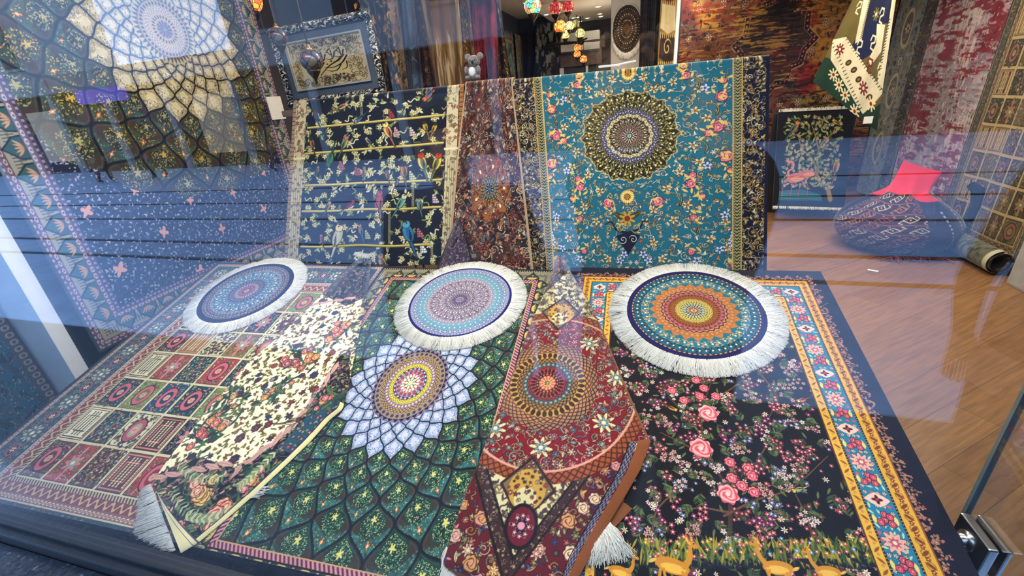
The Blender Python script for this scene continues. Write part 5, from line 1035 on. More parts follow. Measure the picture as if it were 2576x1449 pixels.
m = (tt > .90) & (u < (tt - .93) * 2.4); C[m] = hx('7A4428')
burg = finish_fold('rug', P, C, 'burgundy rug with round medallion, folded to a peak between the green and the black rug', (.55, .32, .17))
n = 300; t = np.sort(g.random(n)); A0, A1 = np.array(PL(1535, 1322)), np.array(PL(1497, 1372)); B0, B1 = np.array(PL(1588, 1402)), np.array(PL(1476, 1424))
ra = A0 + (A1 - A0) * t[:, None]; rb = B0 + (B1 - B0) * t[:, None] + g.normal(0, .006, (n, 2))
strands('fringe', plane_pt(ra[:, 0], ra[:, 1]) + PN * g.uniform(.012, .02, (n, 1)), plane_pt(rb[:, 0], rb[:, 1]) + PN * g.uniform(.008, .014, (n, 1)), .0014, M['fringe'], burg, seed=9, curl=.005, up=PN)
n = 300; t = np.sort(g.random(n)); A0, A1 = np.array(PL(1126, 1380)), np.array(PL(1190, 1470)); B0, B1 = np.array(PL(1112, 1448)), np.array(PL(1150, 1520))
ra = A0 + (A1 - A0) * t[:, None]; rb = B0 + (B1 - B0) * t[:, None] + g.normal(0, .003, (n, 2))
strands('fringe', plane_pt(ra[:, 0], ra[:, 1]) + PN * .012, plane_pt(rb[:, 0], rb[:, 1]) + PN * .010, .0013, M['fringe'], burg, seed=10, curl=.003, up=PN)
# brown corner of its lower layer with the fringe coming out from under
Q = np.array([[plane_pt(*PL(1612, 1282)), plane_pt(*PL(1625, 1295))], [plane_pt(*PL(1500, 1330)), plane_pt(*PL(1540, 1328))]])
bl = np.array([[plane_pt(*PL(1560 + 30 * j - 55 * i, 1262 + 22 * j + 60 * i)) + PN * (.011) for j in np.linspace(0, 1, 8)] for i in np.linspace(0, 1, 10)])
sheet('under_fold', bl, np.tile(hx('8A5630'), (10, 8, 1)), .004, parent=burg, back=(.4, .25, .15))

# ================================================================ RUGS DRAPED OVER THE REAR RAIL
def rail():
    r = empty('display_rail', (-.7, 2.45, 0)); tag(r, 'long wooden rail on posts under the draped rugs behind the podium', 'rug rail')
    boxes('top_bar', [(-1.35, -.02, 1.565, 1.24, .02, 1.60)], M['rail_wood'], r, .006)
    for x in (-1.2, 0.0, 1.15): boxes('post', [(x - .02, -.018, 0, x + .02, .018, 1.565)], M['rail_wood'], r, .004)
    for x in (-1.2, 0.0, 1.15): boxes('foot', [(x - .03, -.08, 0, x + .03, .28, .035)], M['rail_wood'], r, .004)
rail()
def draped(P4, cv, label, nu, nv, lift=0.0, folds=0.0, seed=0, back_len=.45, edge=(.6, .5, .35), fan=0.0):
    """front sheet TL,TR,BR,BL falling from the rail, rolled over it and hanging down behind"""
    TL, TR, BR, BL = [np.array(p, float) for p in P4]; g = np.random.default_rng(seed); rr = .028 + lift
    nb = max(10, nv // 5); u = np.linspace(0, 1, nu)[None, :, None]; t = np.linspace(0, 1, nv)[:, None, None]
    Fr = (TL * (1 - u) + TR * u) * (1 - t) + (BL * (1 - u) + BR * u) * t
    w = folds * np.sin(u[..., 0] * 2 * np.pi * 2.3 + seed + t[..., 0]) * np.sin(np.pi * np.clip(t[..., 0], 0, .5)) + folds * .4 * np.sin(u[..., 0] * 17 + 3 * t[..., 0]); Fr[..., 1] -= w + lift
    top = Fr[0]; rows = []; a = np.linspace(np.pi, 0, 8)[1:]
    for x in a: rows.append(top + np.array([0, rr * (1 + np.cos(x)), rr * np.sin(x) * .75]))
    for q in np.linspace(0, 1, nb)[1:]: rows.append(rows[6] - np.array([0, -.03 * q, back_len * q]))
    rows = rows[::-1]; P = np.concatenate([np.array(rows), Fr], 0)
    vi = np.concatenate([np.linspace(cv.h * .3, 6, len(rows)), np.linspace(.5, cv.h - .5, nv)])[:, None]; ui = np.linspace(.5, cv.w - .5, nu)[None, :]
    C = sample(cv, ui + 0 * vi, vi + 0 * ui); return tag(sheet('rug', P, C, .006, edge=edge), label, 'rug', None)
YT, YB = 2.40, 1.96
TEAL4 = [HY(1286, 211, YT), HY(1937, 150, YT), HY(1929, 692, YB), HY(1322, 680, YB)]
ft = on_sheet(TEAL4); draped(TEAL4, design_teal(660, 560, ft), 'teal rug with dark round medallion and navy side borders, draped over the rear rail', 660, 560, folds=.006, seed=2, edge=(.6, .5, .3))
BIRD4 = [HY(738, 264, YT), HY(1166, 222, YT), HY(1150, 668, YB), HY(712, 668, YB)]
fb = on_sheet(BIRD4); draped(BIRD4, design_birds(460, 430, fb), 'dark blue rug of parrots and songbirds on yellow perches, draped over the rear rail', 460, 430, folds=.008, seed=4, edge=(.5, .42, .34))
OR4 = [HY(1172, 221, YT), HY(1290, 210, YT), HY(1343, 676, YB - .03), HY(1128, 676, YB - .03)]
draped(OR4, design_persian(230, 460, medal=(118, 262, 26)), 'brown and orange arabesque rug hanging in folds between the bird rug and the teal rug', 230, 460, lift=.012, folds=.016, seed=1, edge=(.7, .6, .45))
MV4 = [HY(1150, 548, 2.04), HY(1160, 548, 2.04), HY(1196, 678, YB - .05), HY(1098, 678, YB - .05)]
nn = 60; u = np.linspace(0, 1, 60)[None, :, None]; t = np.linspace(0, 1, 80)[:, None, None]; TL, TR, BR, BL = MV4
Pm = (TL * (1 - u) + TR * u) * (1 - t) + (BL * (1 - u) + BR * u) * t - np.array([0, .035, 0]) * np.sin(np.pi * u) - np.array([0, .01, 0])
tag(sheet('rug', Pm, sample(design_persian(120, 160, '4A3E52', ['8A7A9A', 'A890A0', '6A5A78', 'C0A8A8'], edge='2A2438', seed=8, st=13), u[..., 0] * 118 + 0 * t[..., 0], t[..., 0] * 158 + 0 * u[..., 0]), .006), 'turned-over mauve corner of a rug at the foot of the bird rug', 'rug')

# ================================================================ LEFT SIDE
def wall_sheet(P4, cv, label, nu, nv, amp=.006, waves=2.5, seed=0, name='rug', cat='rug', thick=.006, flip=False, group=None, edge=(.3, .25, .2)):
    TL, TR, BR, BL = [np.array(p, float) for p in P4]; u = np.linspace(0, 1, nu)[None, :, None]; t = np.linspace(0, 1, nv)[:, None, None]
    P = (TL * (1 - u) + TR * u) * (1 - t) + (BL * (1 - u) + BR * u) * t
    n = np.cross(TR - TL, BL - TL); n /= np.linalg.norm(n); 
    if n @ (CAM - TL) < 0: n = -n
    P = P + n * (amp * np.sin(u * 2 * np.pi * waves + seed) * (.4 + .6 * t) + amp * .4 * np.sin(u * 23 + t * 4 + seed))
    C = sample(cv, u[..., 0] * (cv.w - 1) + .5 + 0 * t[..., 0], t[..., 0] * (cv.h - 1) + .5 + 0 * u[..., 0])
    o = sheet(name, P, C, thick, edge=edge); tag(o, label, cat, group); return o
WX = -2.5
WALL4 = [(WX, 1.265, 2.62), (WX, 2.98, 2.62), (WX, 2.98, .59), (WX, 1.265, .59)]
fw = on_sheet(WALL4); big = wall_sheet(WALL4, design_wallnet(640, 760, fw), 'huge hanging rug with olive net dome over navy field and broad lilac border, left wall', 640, 760, amp=.004, waves=1.5)
hb = empty('hanging_bar', (WX - .03, 2.1, 2.64)); tag(hb, 'dark metal bar on the left wall that carries the huge net rug', 'hanging bar')
tube('bar', [(0, -.86, 0), (0, .9, 0)], .012, M['black_metal'], hb); 
for y in (-.7, .75): tube('bracket', [(-.45, y, 0), (0, y, 0)], .009, M['black_metal'], hb)
cv = Cv(300, 420, hx('2E6478')); cv.rng = random.Random(77); fill(cv, (0, 0, 300, 420), 15, [hx('8AA8A8'), hx('6A5A58'), hx('B0A090'), hx('3A3A48')], kinds='svf', size=.5); rosette(cv, 40, 190, [(110, hx('4A5058'), hx('9A9088'), 44, 'dots'), (98, hx('2E7080'), hx('9AB0A8'), 30, 'scroll'), (50, hx('3A3038'), hx('8A6A5A'), 24, 'petal'), (28, hx('6A5A50'), hx('2A2028'), 16, 'dots')])
D, S = edges(cv); band(cv, D, S, 0, 34, hx('5A5660'), hx('A0988C'), 14, 'beads')
wall_sheet([(-2.78, .66, 1.20), (-2.78, 1.15, 1.20), (-2.72, 1.15, .10), (-2.72, .66, .10)], cv, 'turquoise medallion rug hanging beyond the white post, far left', 240, 340)
# framed calligraphy, standing behind the bird rug
def picture():
    y = 2.62; TL, TR, BR, BL = HY(722, 112, y), HY(905, 78, y), HY(934, 205, y), HY(748, 222, y)
    c = (TL + TR + BR + BL) / 4; w = (np.linalg.norm(TR - TL) + np.linalg.norm(BR - BL)) / 2; h = (np.linalg.norm(TL - BL) + np.linalg.norm(TR - BR)) / 2
    r = empty('framed_calligraphy', c); tag(r, 'wide black and silver scrollwork frame around a cream calligraphy panel, above the bird rug', 'framed picture')
    ax = (TR - TL); ax[1] = 0; ax /= np.linalg.norm(ax); az = np.array([-ax[2], 0, ax[0]])
    def q(a, b, d=0): return ax * a + az * b + np.array([0, -d, 0])
    def slab(x0, x1, z0, z1, d, cv, name, nu, nv, prof=None, vert=False):
        u = np.linspace(x0, x1, nu)[None, :, None]; v = np.linspace(z1, z0, nv)[:, None, None]; P = ax * u + az * v; k = (v - z0) / (z1 - z0) if not vert else (u - x0) / (x1 - x0)
        dd = d + (0 if prof is None else prof * np.sin(np.pi * k)); P = P - np.array([0, 1, 0]) * dd
        if vert: C = sample(cv, np.linspace(0, 1, nv)[:, None] * (cv.w - 2) + 0 * u[..., 0], (u[..., 0] - x0) / (x1 - x0) * (cv.h - 2) + 0 * v[..., 0])
        else: C = sample(cv, (u[..., 0] - x0) / (x1 - x0) * (cv.w - 2) + 0 * v[..., 0], (z1 - v[..., 0]) / (z1 - z0) * (cv.h - 2) + 0 * u[..., 0])
        return sheet(name, P, C, .012, M['flatweave'], r)
    slab(-w / 2, w / 2, -h / 2, h / 2, .0, design_callig(330, 220), 'calligraphy_panel', 330, 220)
    mt, fr = .050, .044; sc = design_scrollframe(420, 44); X, Z = w / 2 + mt, h / 2 + mt
    mb = boxes('mat_board', [(-1, 0, -1, 1, 0, 1)][:0] or [(-X - .01, .004, -Z - .01, X + .01, .012, Z + .01)], simple('slate_mat', (.07, .09, .13), .7), r); mb.rotation_euler = (0, -math.atan2(ax[2], ax[0]), 0)
    for x0, x1, z0, z1, v in ((-X - fr, X + fr, Z, Z + fr, 0), (-X - fr, X + fr, -Z - fr, -Z, 0), (-X - fr, -X, -Z, Z, 1), (X, X + fr, -Z, Z, 1)):
        slab(x0, x1, z0, z1, .012, sc, 'frame_moulding', 60 if v else 420, 300 if v else 60, .018, bool(v))
    bd = simple('pewter', (.55, .55, .52), .4, .6)
    for x0, x1, z0, z1 in ((-w / 2 - .006, w / 2 + .006, h / 2, h / 2 + .008), (-w / 2 - .006, w / 2 + .006, -h / 2 - .008, -h / 2), (-w / 2 - .008, -w / 2, -h / 2, h / 2), (w / 2, w / 2 + .008, -h / 2, h / 2)):
        b = boxes('inner_bead', [(x0, -.012, z0, x1, .0, z1)], bd, r); b.rotation_euler = mb.rotation_euler
picture()
es = empty('easel', (-1.72, 2.72, 0)); tag(es, 'thin dark easel carrying the framed calligraphy', 'easel')
for x in (-.2, .2): tube('leg', [(x * 1.5, 0, 0.008), (x, .03, 2.0)], .010, M['black_metal'], es)
tube('leg', [(0, .45, 0.008), (0, .06, 2.0)], .010, M['black_metal'], es); boxes('ledge', [(-.30, -.05, 1.50, .30, .04, 1.515)], M['black_metal'], es)
# rugs hanging in a row along the left side, seen edge on to edge on
def hang(pts, y, cv, label, nu=90, nv=220, amp=.02, waves=1.5, seed=0, top=None, **k):
    P4 = [HY(*p, y) for p in pts]; zt = 2.715 if y < 5.4 else 2.55
    for a, b in ((0, 3), (1, 2)): P4[a] = P4[b] + (P4[a] - P4[b]) * (zt - P4[b][2]) / (P4[a][2] - P4[b][2])
    return wall_sheet(P4, cv, label, nu, nv, amp, waves, seed, **k)
cv = design_plain(120, 260, '14141A', ['C8843E', 'D8A858', 'B0643A', '7A8A5A', 'A89A6A'], 5, 15, 'flv', .55); cv.rect(96, 0, 120, 260, hx('7A6A5A')); fill(cv, (98, 0, 120, 260), 9, [hx('A8947A'), hx('4A4038')], kinds='sv')
hang([(880, -40), (992, -40), (1036, 300), (964, 300)], 3.30, cv, 'black rug with orange flowers hanging right of the framed calligraphy', seed=1)
hang([(982, -40), (1034, -40), (1072, 300), (1012, 300)], 3.5, design_plain(60, 240, '4A5A78', ['5E6E8C', '3A4A68'], 6, 16, 'v', .4), 'plain slate-blue rug hanging beside the black and orange rug', 60, 200, seed=2)
hang([(1022, -40), (1052, -40), (1118, 300), (1048, 300)], 3.7, design_plain(70, 260, '2A1014', ['7A4A38', '5A2A28', '9A6A50'], 7, 12, edge='6A4A38', ew=7), 'dark maroon rug hanging in a narrow fall', 70, 220, seed=3)
cv = design_vintage(150, 260, '8A6A30', ['9A8A60', 'B0A088', '7A5A28'], 90); wear(cv, 7, 'B8B0A0', .5, .6, 16, .5, 3, .8); wear(cv, 17, '6A4A20', .52, .6, 12, .5, 4, .6)
hang([(1034, -40), (1152, -40), (1178, 300), (1090, 300)], 3.95, cv, 'worn beige and gold rug hanging left of the little plush toy', 150, 260, seed=4)
hang([(1146, -40), (1176, -40), (1212, 300), (1168, 300)], 4.15, design_plain(60, 240, '7A5228', ['B08A48', '3A2A1A', 'C8A868'], 8, 11, 'svf', .6), 'golden brown patterned rug in a narrow fall behind the plush toy', 60, 220, seed=5)
cv = design_plain(120, 240, '7A0F2C', ['8E1C3A', '5E0A22'], 9, 12, 'v', .5); wear(cv, 27, 'A84A5E', .55, .62, 5, .6, 3, .6)
hang([(1162, -40), (1245, -40), (1260, 300), (1192, 300)], 4.5, cv, 'plain crimson rug hanging behind the plush toy', 110, 220, seed=6)
hang([(1238, -30), (1246, -30), (1306, 300), (1250, 300)], 4.75, design_plain(60, 240, '3A2412', ['A87A30', 'C8A050', '5A3A18'], 10, 10, 'svf', .6), 'dark brown and gold rug pulled to a point at the top, beside the crimson rug', 60, 220, seed=7)
def inner_wall(y0, y1, z0, z1, cv, label, nu, nv, x=-1.90): return wall_sheet([(x, y0, z1), (x, y1, z1), (x, y1, z0), (x, y0, z0)], cv, label, nu, nv, .008, 2)
cv = Cv(160, 240, hx('2E5A5A')); paint_net(cv, 80, 150, 12, 22, 1.0, dict(g=hx('3E6E6A'), g2=hx('2A5450'), arch=hx('5A7A70'), low=hx('6A9A98'), l1=hx('8AA8A0'), l2=hx('7A9890'), l3=hx('B0C0B0'), sp=[hx('8AA890')], fl=hx('A8B89A'), flc=CREAM, fl2=hx('9AB0A0'), e=hx('14262A'), e2=hx('5A7A78')), rl=40)
D, S = edges(cv); band(cv, D, S, 0, 16, hx('3A4A50'), hx('8A9A90'), 10, 'dot'); band(cv, D, S, 13, 18, hx('B08A60')); inner_wall(6.75, 8.0, .2, 2.45, cv, 'sea-green net-patterned rug hung flat on the inner left wall', 120, 180)
inner_wall(8.12, 8.62, .2, 2.45, design_plain(60, 240, 'A89468', ['C8B88A', '7A6A48'], 11, 9, 'lv', .6), 'narrow pale straw-coloured rug beyond the sea-green rug', 50, 160)
cv = design_plain(160, 260, '14161A', ['2A3030', '1E2220'], 12, 14, 'v', .4); wear(cv, 3, '8A9088', .50, .56, 16, 1, 1.4, .9); wear(cv, 5, '5A3A2A', .55, .6, 30, 1, 1, .5)
hang([(1352, 42), (1405, 55), (1408, 230), (1340, 230)], 8.2, cv, 'black and grey distressed rug hanging at the far left of the back', 150, 240, seed=9, amp=.01)
hang([(1327, 52), (1350, 46), (1352, 230), (1327, 230)], 8.3, design_plain(40, 200, '1E1412', ['3A2420', '4A3428'], 13, 12, 'v', .5), 'dark brown rug hanging between the straw and the distressed rug', 40, 140, seed=10, amp=.01)

# ================================================================ BACK OF THE SHOP
def B(p0, p1, y, d): # box from two view corners on a plane y, depth d
    a, b = HY(*p0, y), HY(*p1, y); return (min(a[0], b[0]), y, min(a[2], b[2]), max(a[0], b[0]), y + d, max(a[2], b[2]))
ac = empty('air_conditioner', HY(1458, 105, 8.35)); tag(ac, 'white wall-mounted air conditioner above the far doorway', 'air conditioner')
def rel(b, o): l = o.location; return (b[0] - l[0], b[1] - l[1], b[2] - l[2], b[3] - l[0], b[4] - l[1], b[5] - l[2])
bb = B((1409, 86), (1509, 124), 8.42, .20); boxes('housing', [rel(bb, ac)], M['plastic_white'], ac, .02)
boxes('air_slot', [(-.32, -.0 + .055, -.155, .32, .062, -.125)], M['black_metal'], ac, .004)
boxes('support_batten', [(-.40, .28, -.1, .40, .40, .08)], M['rail_wood'], ac)
bx = B((1408, 126), (1514, 160), 8.55, .18); pl = boxes('door_header', [bx], simple('walnut_boards', (.10, .055, .03), .5, var=.4, scale=25), None, .006); tag(pl, 'dark walnut header board over the far doorway, below the air conditioner', 'header board')
x0, x1 = bx[0], bx[3]
struct(boxes('door_1', [(x0 + .06, 8.66, 0, x1 - .30, 8.74, bx[2])], simple('door_dark', (.018, .016, .016), .5)))
struct(boxes('trim_5', [(x0 - .02, 8.60, 0, x0 + .05, 8.745, bx[2]), (x1 - .28, 8.60, 0, x1 - .24, 8.745, bx[2])], M['white_paint']))
struct(boxes('trim_6', [(x1 - .24, 8.66, 0, x1 + .12, 8.745, bx[2])], simple('olive_wall', (.05, .055, .035), .7)))
fn = empty('ceiling_fan', HY(1461, 105, 8.0)); tag(fn, 'dark fan with pointed blades hanging before the air conditioner', 'fan')
lathe('hub', [(.001, .04), (.05, .03), (.06, 0), (.04, -.04), (.001, -.05)], M['dark_bronze'], fn, 20)
tube('down_rod', [(0, 0, .03), (0, 0, .58)], .010, M['dark_bronze'], fn)
for k in range(4):
    a = k * math.pi / 2 + .25; me = bpy.data.meshes.new('blade'); ca, sa = math.cos(a), math.sin(a); prof = [(.05, .02), (.2, .065), (.35, .05), (.52, .002)]
    V = []; 
    for z in (-.006, .006):
        for r_, w_ in prof: V.append((r_, w_, z + w_ * .25)); V.append((r_, -w_, z - w_ * .25))
    V = [(x * ca - y * sa, x * sa + y * ca, z) for x, y, z in V]; n = len(prof) * 2; Fc = []
    for i in range(len(prof) - 1): Fc += [(2 * i, 2 * i + 1, 2 * i + 3, 2 * i + 2), (n + 2 * i, n + 2 * i + 2, n + 2 * i + 3, n + 2 * i + 1), (2 * i, 2 * i + 2, n + 2 * i + 2, n + 2 * i), (2 * i + 1, n + 2 * i + 1, n + 2 * i + 3, 2 * i + 3)]
    me.from_pydata(V, [], Fc); me.update(); link('blade', me, M['dark_bronze'], fn)
# white display column with the oval dark rug
cc = HY(1576, 160, 5.6); col_ = boxes('display_column', [(cc[0] - .17, 5.55, 0, cc[0] + .16, 5.72, 2.715)], simple('column_paint', (.36, .34, .31), .7), None, .01); tag(col_, 'white display column behind the centre of the teal rug', 'column')
OY = 5.526; oc = HY(1577, 73, OY); ow = np.linalg.norm(HY(1613, 73, OY) - HY(1541, 73, OY)) / 2; oh = np.linalg.norm(HY(1577, 12, OY) - HY(1577, 131, OY)) / 2
ro = empty('oval_rug', oc); tag(ro, 'dark oval rug with cream fringe hung on the white display column', 'rug')
nr, na = 60, 240; r_ = np.linspace(.001, 1, nr)[:, None]; t_ = np.linspace(0, 2 * np.pi, na, endpoint=False)[None, :]
P = np.stack([ow * r_ * np.cos(t_), -.01 + .008 * np.sin(t_ * 5) * r_, oh * r_ * np.sin(t_)], -1); C = polar_rings(r_ + 0 * t_, t_ + 0 * r_, [(1, hx('3A2A20'), hx('5A4430'), 60, 'dots'), (.93, hx('1A1210'), hx('4A3620'), 40, 'scroll'), (.75, hx('2A1C14'), hx('6A4E2C'), 30, 'scroll'), (.5, hx('20160F'), hx('5E4424'), 26, 'scroll'), (.25, hx('3A2416'), hx('7A5A34'), 16, 'petal')], np.zeros((nr, na, 3), np.float32))
P2 = np.concatenate([P, P[-1:] + np.array([0, .012, 0]), P[:1] + np.array([0, .02, 0])]); C2 = np.concatenate([C, C[-1:], C[:1]]); me = raw_mesh('pile', P2, grid_q(nr + 2, na, 0, True)[:, ::-1]); color_attr(me, C2); link('pile', me, M['rug'], ro)
gg = np.random.default_rng(4); n = 700; an = gg.uniform(0, 2 * np.pi, n); rt = np.stack([ow * np.cos(an), 0 * an, oh * np.sin(an)], 1); tp = np.stack([ow * 1.06 * np.cos(an), 0 * an + gg.normal(0, .004, n), oh * np.sin(an) * 1.04 - .055 * gg.uniform(.7, 1.2, n) * np.clip(.35 - np.sin(an), 0, 1)], 1)
strands('fringe', rt, tp, .004, M['fringe'], ro, curl=.006, up=(0, -1, 0))
# dark rugs and kilim strip right of the column, white pole
hang([(1612, -30), (1648, -30), (1650, 230), (1606, 230)], 5.3, design_plain(70, 240, '1A1018', ['4A2A38', '2A1A28', '5A3A30'], 14, 12, 'sv', .55), 'near-black purple rug hanging right of the white column', 70, 200, seed=11)
hang([(1640, -30), (1672, -30), (1662, 230), (1630, 230)], 5.15, design_plain(70, 240, '150E12', ['3A2430', '241822'], 15, 12, 'sv', .55), 'dark plum rug hanging beside the kilim strip', 70, 200, seed=12)
cv = Cv(90, 330, hx('8A6A30')); cv.rng = random.Random(3)
for i, y in enumerate(range(0, 330, 66)):
    c = (hx('1E222E'), hx('6A2420'), hx('C8B890'), hx('3A2A24'))[i % 4]; cv.poly([(10, y), (80, y + 8), (84, y + 58), (45, y + 66), (6, y + 52)], c); cv.spiral(46, y + 30, 20, hx('C8B078'), 4, 1.4, i, 1); [cv.line([(6 + 10 * j, y - 4), (10 + 10 * j, y + 8)], 2.5, hx('D0BC88')) for j in range(8)]
hang([(1664, -30), (1706, -30), (1696, 230), (1650, 230)], 5.0, cv, 'narrow mustard kilim with hooked motifs beside the white pole', 90, 300, seed=13, amp=.008)
pc = HY(1703, 80, 4.9); pole = lathe('white_pole', [(.016, 0), (.016, 2.719)], M['plastic_white'], None, 20, (pc[0], 4.9, 0)); tag(pole, 'slim white pole at the left edge of the worn red rug', 'pole')
jb = lathe('base_plate', [(.001, 0.0), (.06, .0), (.06, .012), (.001, .012)], M['steel'], pole, 24, (pc[0], 4.9, 0.0005))
# worn red rug on the back wall
RP4 = [(.58, 6.74, 2.70), (2.90, 6.74, 2.70), (2.90, 6.74, .10), (.58, 6.74, .10)]
fr_ = on_sheet(RP4); wall_sheet(RP4, design_redpatch(560, 560, fr_), 'large worn red, green and gold rug with a dark star medallion, on the back wall', 520, 520, .006, 3)
# kilim hanging cornerwise in the right corner
kil = None
K4 = [HY(2175, -60, 5.0), HY(2262, -60, 4.9), HY(2205, 330, 4.9), HY(2045, 205, 5.1)]
ck = design_kilim(300, 420, on_sheet(K4)); 
kil = wall_sheet(K4, ck, 'bold kilim with white hooks and green star corner, gathered in the right back corner', 260, 380, .02, 1.5, 2, thick=.005)
lb = boxes('rug_label', [(-.035, 0, -.03, .035, .004, .03)], M['plastic_white']); lb.location = HY(2184, 302, 4.86); lb.parent = kil; lb['label'] = 'small pale card label'
# right wall rugs
def rwall(y0, y1, z0, z1, cv, label, nu, nv, x=3.0, lean=0.0, **k): return wall_sheet([(x, y0, z1), (x, y1, z1), (x - lean, y1, z0), (x - lean, y0, z0)], cv, label, nu, nv, .008, 2, **k)
rwall(6.70, 5.96, .03, 2.66, design_greyrunner(150, 460), 'long grey-green runner with small medallions at the back of the right wall', 150, 460, 2.90)
rwall(5.92, 4.92, .03, 2.66, design_redworn(300, 520), 'worn crimson and grey rug hanging on the right wall behind the bean bag', 300, 520, 2.885)
pp_ = [hx(c) for c in ('5A5A40', '8A7A54', '6A4A3A', '3E5458', '7A6A3A', '4A4A3E', '8E8460', '5A3E38', '6E5A34')]
cvp = design_panels(360, 680, 11, 5, pp_, 8, 46, 1.0); lum_ = cvp.a @ A3(.3, .59, .11); cvp.a = (lum_[..., None] * .5 + cvp.a * .5) * A3(.80, .74, .56)
WR4 = [(2.89, 4.90, 2.66), (2.89, 3.86, 2.66), (2.84, 3.86, .012), (2.84, 4.86, .012)]
pr = wall_sheet(WR4, cvp, 'olive and brown panelled rug on the right wall, lower end rolled up on the floor', 330, 620, .010, 2)
# the rolled lower end lies along the wall foot
nth, ny = 70, 160; th = np.linspace(0, 2 * np.pi * 1.9, nth)[:, None]; yy = np.linspace(4.84, 3.88, ny)[None, :]; rad = .095 - .022 * th / (2 * np.pi * 1.9) * 1.6
P = np.stack([2.745 - rad * np.sin(th) + 0 * yy, yy + 0 * th, .104 + rad * np.cos(th) + 0 * yy], -1)
C = sample(design_plain(200, 160, '6E6E5E', ['8A8468', '4A5450', '9A9478'], 19, 12, 'v', .6), yy * 0 + np.linspace(0, 158, ny)[None, :] + 0 * th, np.linspace(0, 198, nth)[:, None] * .78 + 0 * yy); C[:, -8:] = hx('B8B49A')
sheet('rolled_end', P, C, .006, parent=pr, flip=False)
# small flamingo rug leaning on the back wall
FL4 = [HY(1958, 282, 5.75), HY(2148, 273, 5.75), HY(2124, 522, 5.35), HY(1944, 517, 5.35)]
fl = wall_sheet(FL4, design_flamingo(230, 290), 'small black rug picturing two flamingos and a flowering tree, propped up at the back', 230, 290, .002, 1, 0, thick=.012, edge=(.02, .02, .03))
for i, (a, b, dn) in enumerate(((FL4[0], FL4[1], -1), (FL4[3], FL4[2], 1))):
    n = 320; t = gg.random(n)[:, None]; q = np.array(a) + (np.array(b) - np.array(a)) * t; off = np.array([0, -.012, .0]); e = q + np.array([0, -.012 - .01 * dn, .028 if dn < 0 else -.026]) + gg.normal(0, .004, (n, 3))
    e[:, 2] = np.maximum(e[:, 2], .006); strands('fringe', q + off, e, .004, M['fringe'], fl, seed=20 + i, curl=.004, up=(0, -1, 0))
bk = boxes('backing_board', [(FL4[0][0] - .02, 5.80, .002, FL4[1][0] + .06, 5.83, FL4[0][2] - .02)], M['black_metal'], None); tag(bk, 'black board standing behind the flamingo rug', 'board')
# ---- bean bag
def bean_bag():
    r = empty('bean_bag', (2.37, 4.60, 0)); tag(r, 'kilim bean bag with red top and dark navy side, on the wooden floor', 'bean bag')
    nr, na = 170, 420; v = np.linspace(0, 1, nr)[:, None]; a = np.linspace(0, 2 * np.pi, na, endpoint=False)[None, :]
    A, Bq = np.array([-.20, .20, .84]), np.array([.40, -.06, .62])
    bu = np.sin(np.clip(v / .62, 0, 1) * np.pi * .66 + .75); rad = .46 * bu / bu.max() * (v < .62) + 0
    zb = .50 * (v / .62) ** 1.1
    bx, by = np.cos(a), np.sin(a); base = np.stack([rad * bx, rad * by, zb + 0 * a], -1)
    k = int(.62 * nr); ring = base[k - 1]; s = np.clip((ring @ (Bq - A) * 1.0 - A @ (Bq - A)) / ((Bq - A) @ (Bq - A)), 0, 1)[:, None]; ridge = A * (1 - s) + Bq * s
    q = np.clip((v - .62) / .38, 0, 1)[..., None]; q = np.where(v[..., None] >= v[k], (v[..., None] - v[k - 1]) / (1 - v[k - 1]), 0); sag = -.05 * np.sin(np.pi * q) + .03 * np.sin(s[None] * np.pi) * -q
    top = ring[None] * (1 - q) + ridge[None] * q; top[..., 2] += sag[..., 0] - .0
    P = np.where(v[..., None] >= v[k], top, base)
    P[..., 0] += .014 * np.sin(a * 5 + v * 9) * np.sin(v * 3.1); P[..., 2] += .010 * np.sin(a * 7 + 3 * v) * np.sin(v * 3.1); P[..., 2] -= P[..., 2].min() - .004
    cvb = design_bag(900, 420); C = sample(cvb, ((a / (2 * np.pi) + .12) % 1) * 898 + 0 * v, (1 - np.clip(v / .66, 0, 1)) * 400 + 0 * a)
    ad = np.degrees(a) % 360; navy = ((ad > 272) | (ad < 100)) & (v > .0); C = np.where(navy[..., None], C * .30 + hx('121A3C') * .8, C)
    tag_ = None; kk = (v > .05) & (v < .5) & ((abs(ad - 300) < 1.2) | (abs(ad - 318) < 1.2)) & (np.floor(v * 60) % 2 == 0); C[kk] = hx('9AA8B8')
    redm = (v > .60 + .05 * np.sin(a * 2)) & ((ad > 150) & (ad < 350)); C[np.broadcast_to(redm, C.shape[:2])] = hx('D0202C'); nm = (v > .62) & ~((ad > 150) & (ad < 350)); C[np.broadcast_to(nm, C.shape[:2])] = hx('10162E')
    me = raw_mesh('cover', P, grid_q(nr, na, 0, True)); color_attr(me, C); link('cover', me, M['rug'], r)
    tube('reflected_arm_shape', [(.40, -.10, .57), (.455, -.12, .52), (.47, -.13, .40), (.44, -.13, .27), (.42, -.12, .22)], [.03, .045, .04, .03, .01], simple('reflection_dark', (.01, .01, .014), .9), r, 12)  # dark shape standing in for an arm reflected in the glass
    g2 = np.random.default_rng(3); n = 60; rt = np.stack([g2.uniform(-.20, .16, n), -.40 + .04 * g2.random(n), .02 + 0 * g2.random(n)], 1); tp = rt + np.stack([g2.normal(0, .10, n), g2.uniform(-.10, -.02, n), 0 * g2.random(n) - .008], 1)
    strands('tassels', rt, tp, .007, M['yarn_tassel'], r, curl=.012); 
bean_bag()
tsl = tube('yarn_tie', [HZ(2080, 534, .01), HZ(2105, 537, .012), HZ(2130, 534, .01)], [.012, .016, .008], M['yarn_tassel']); tag(tsl, 'short dark red yarn tie on the floor at the foot of the flamingo rug', 'yarn tie')
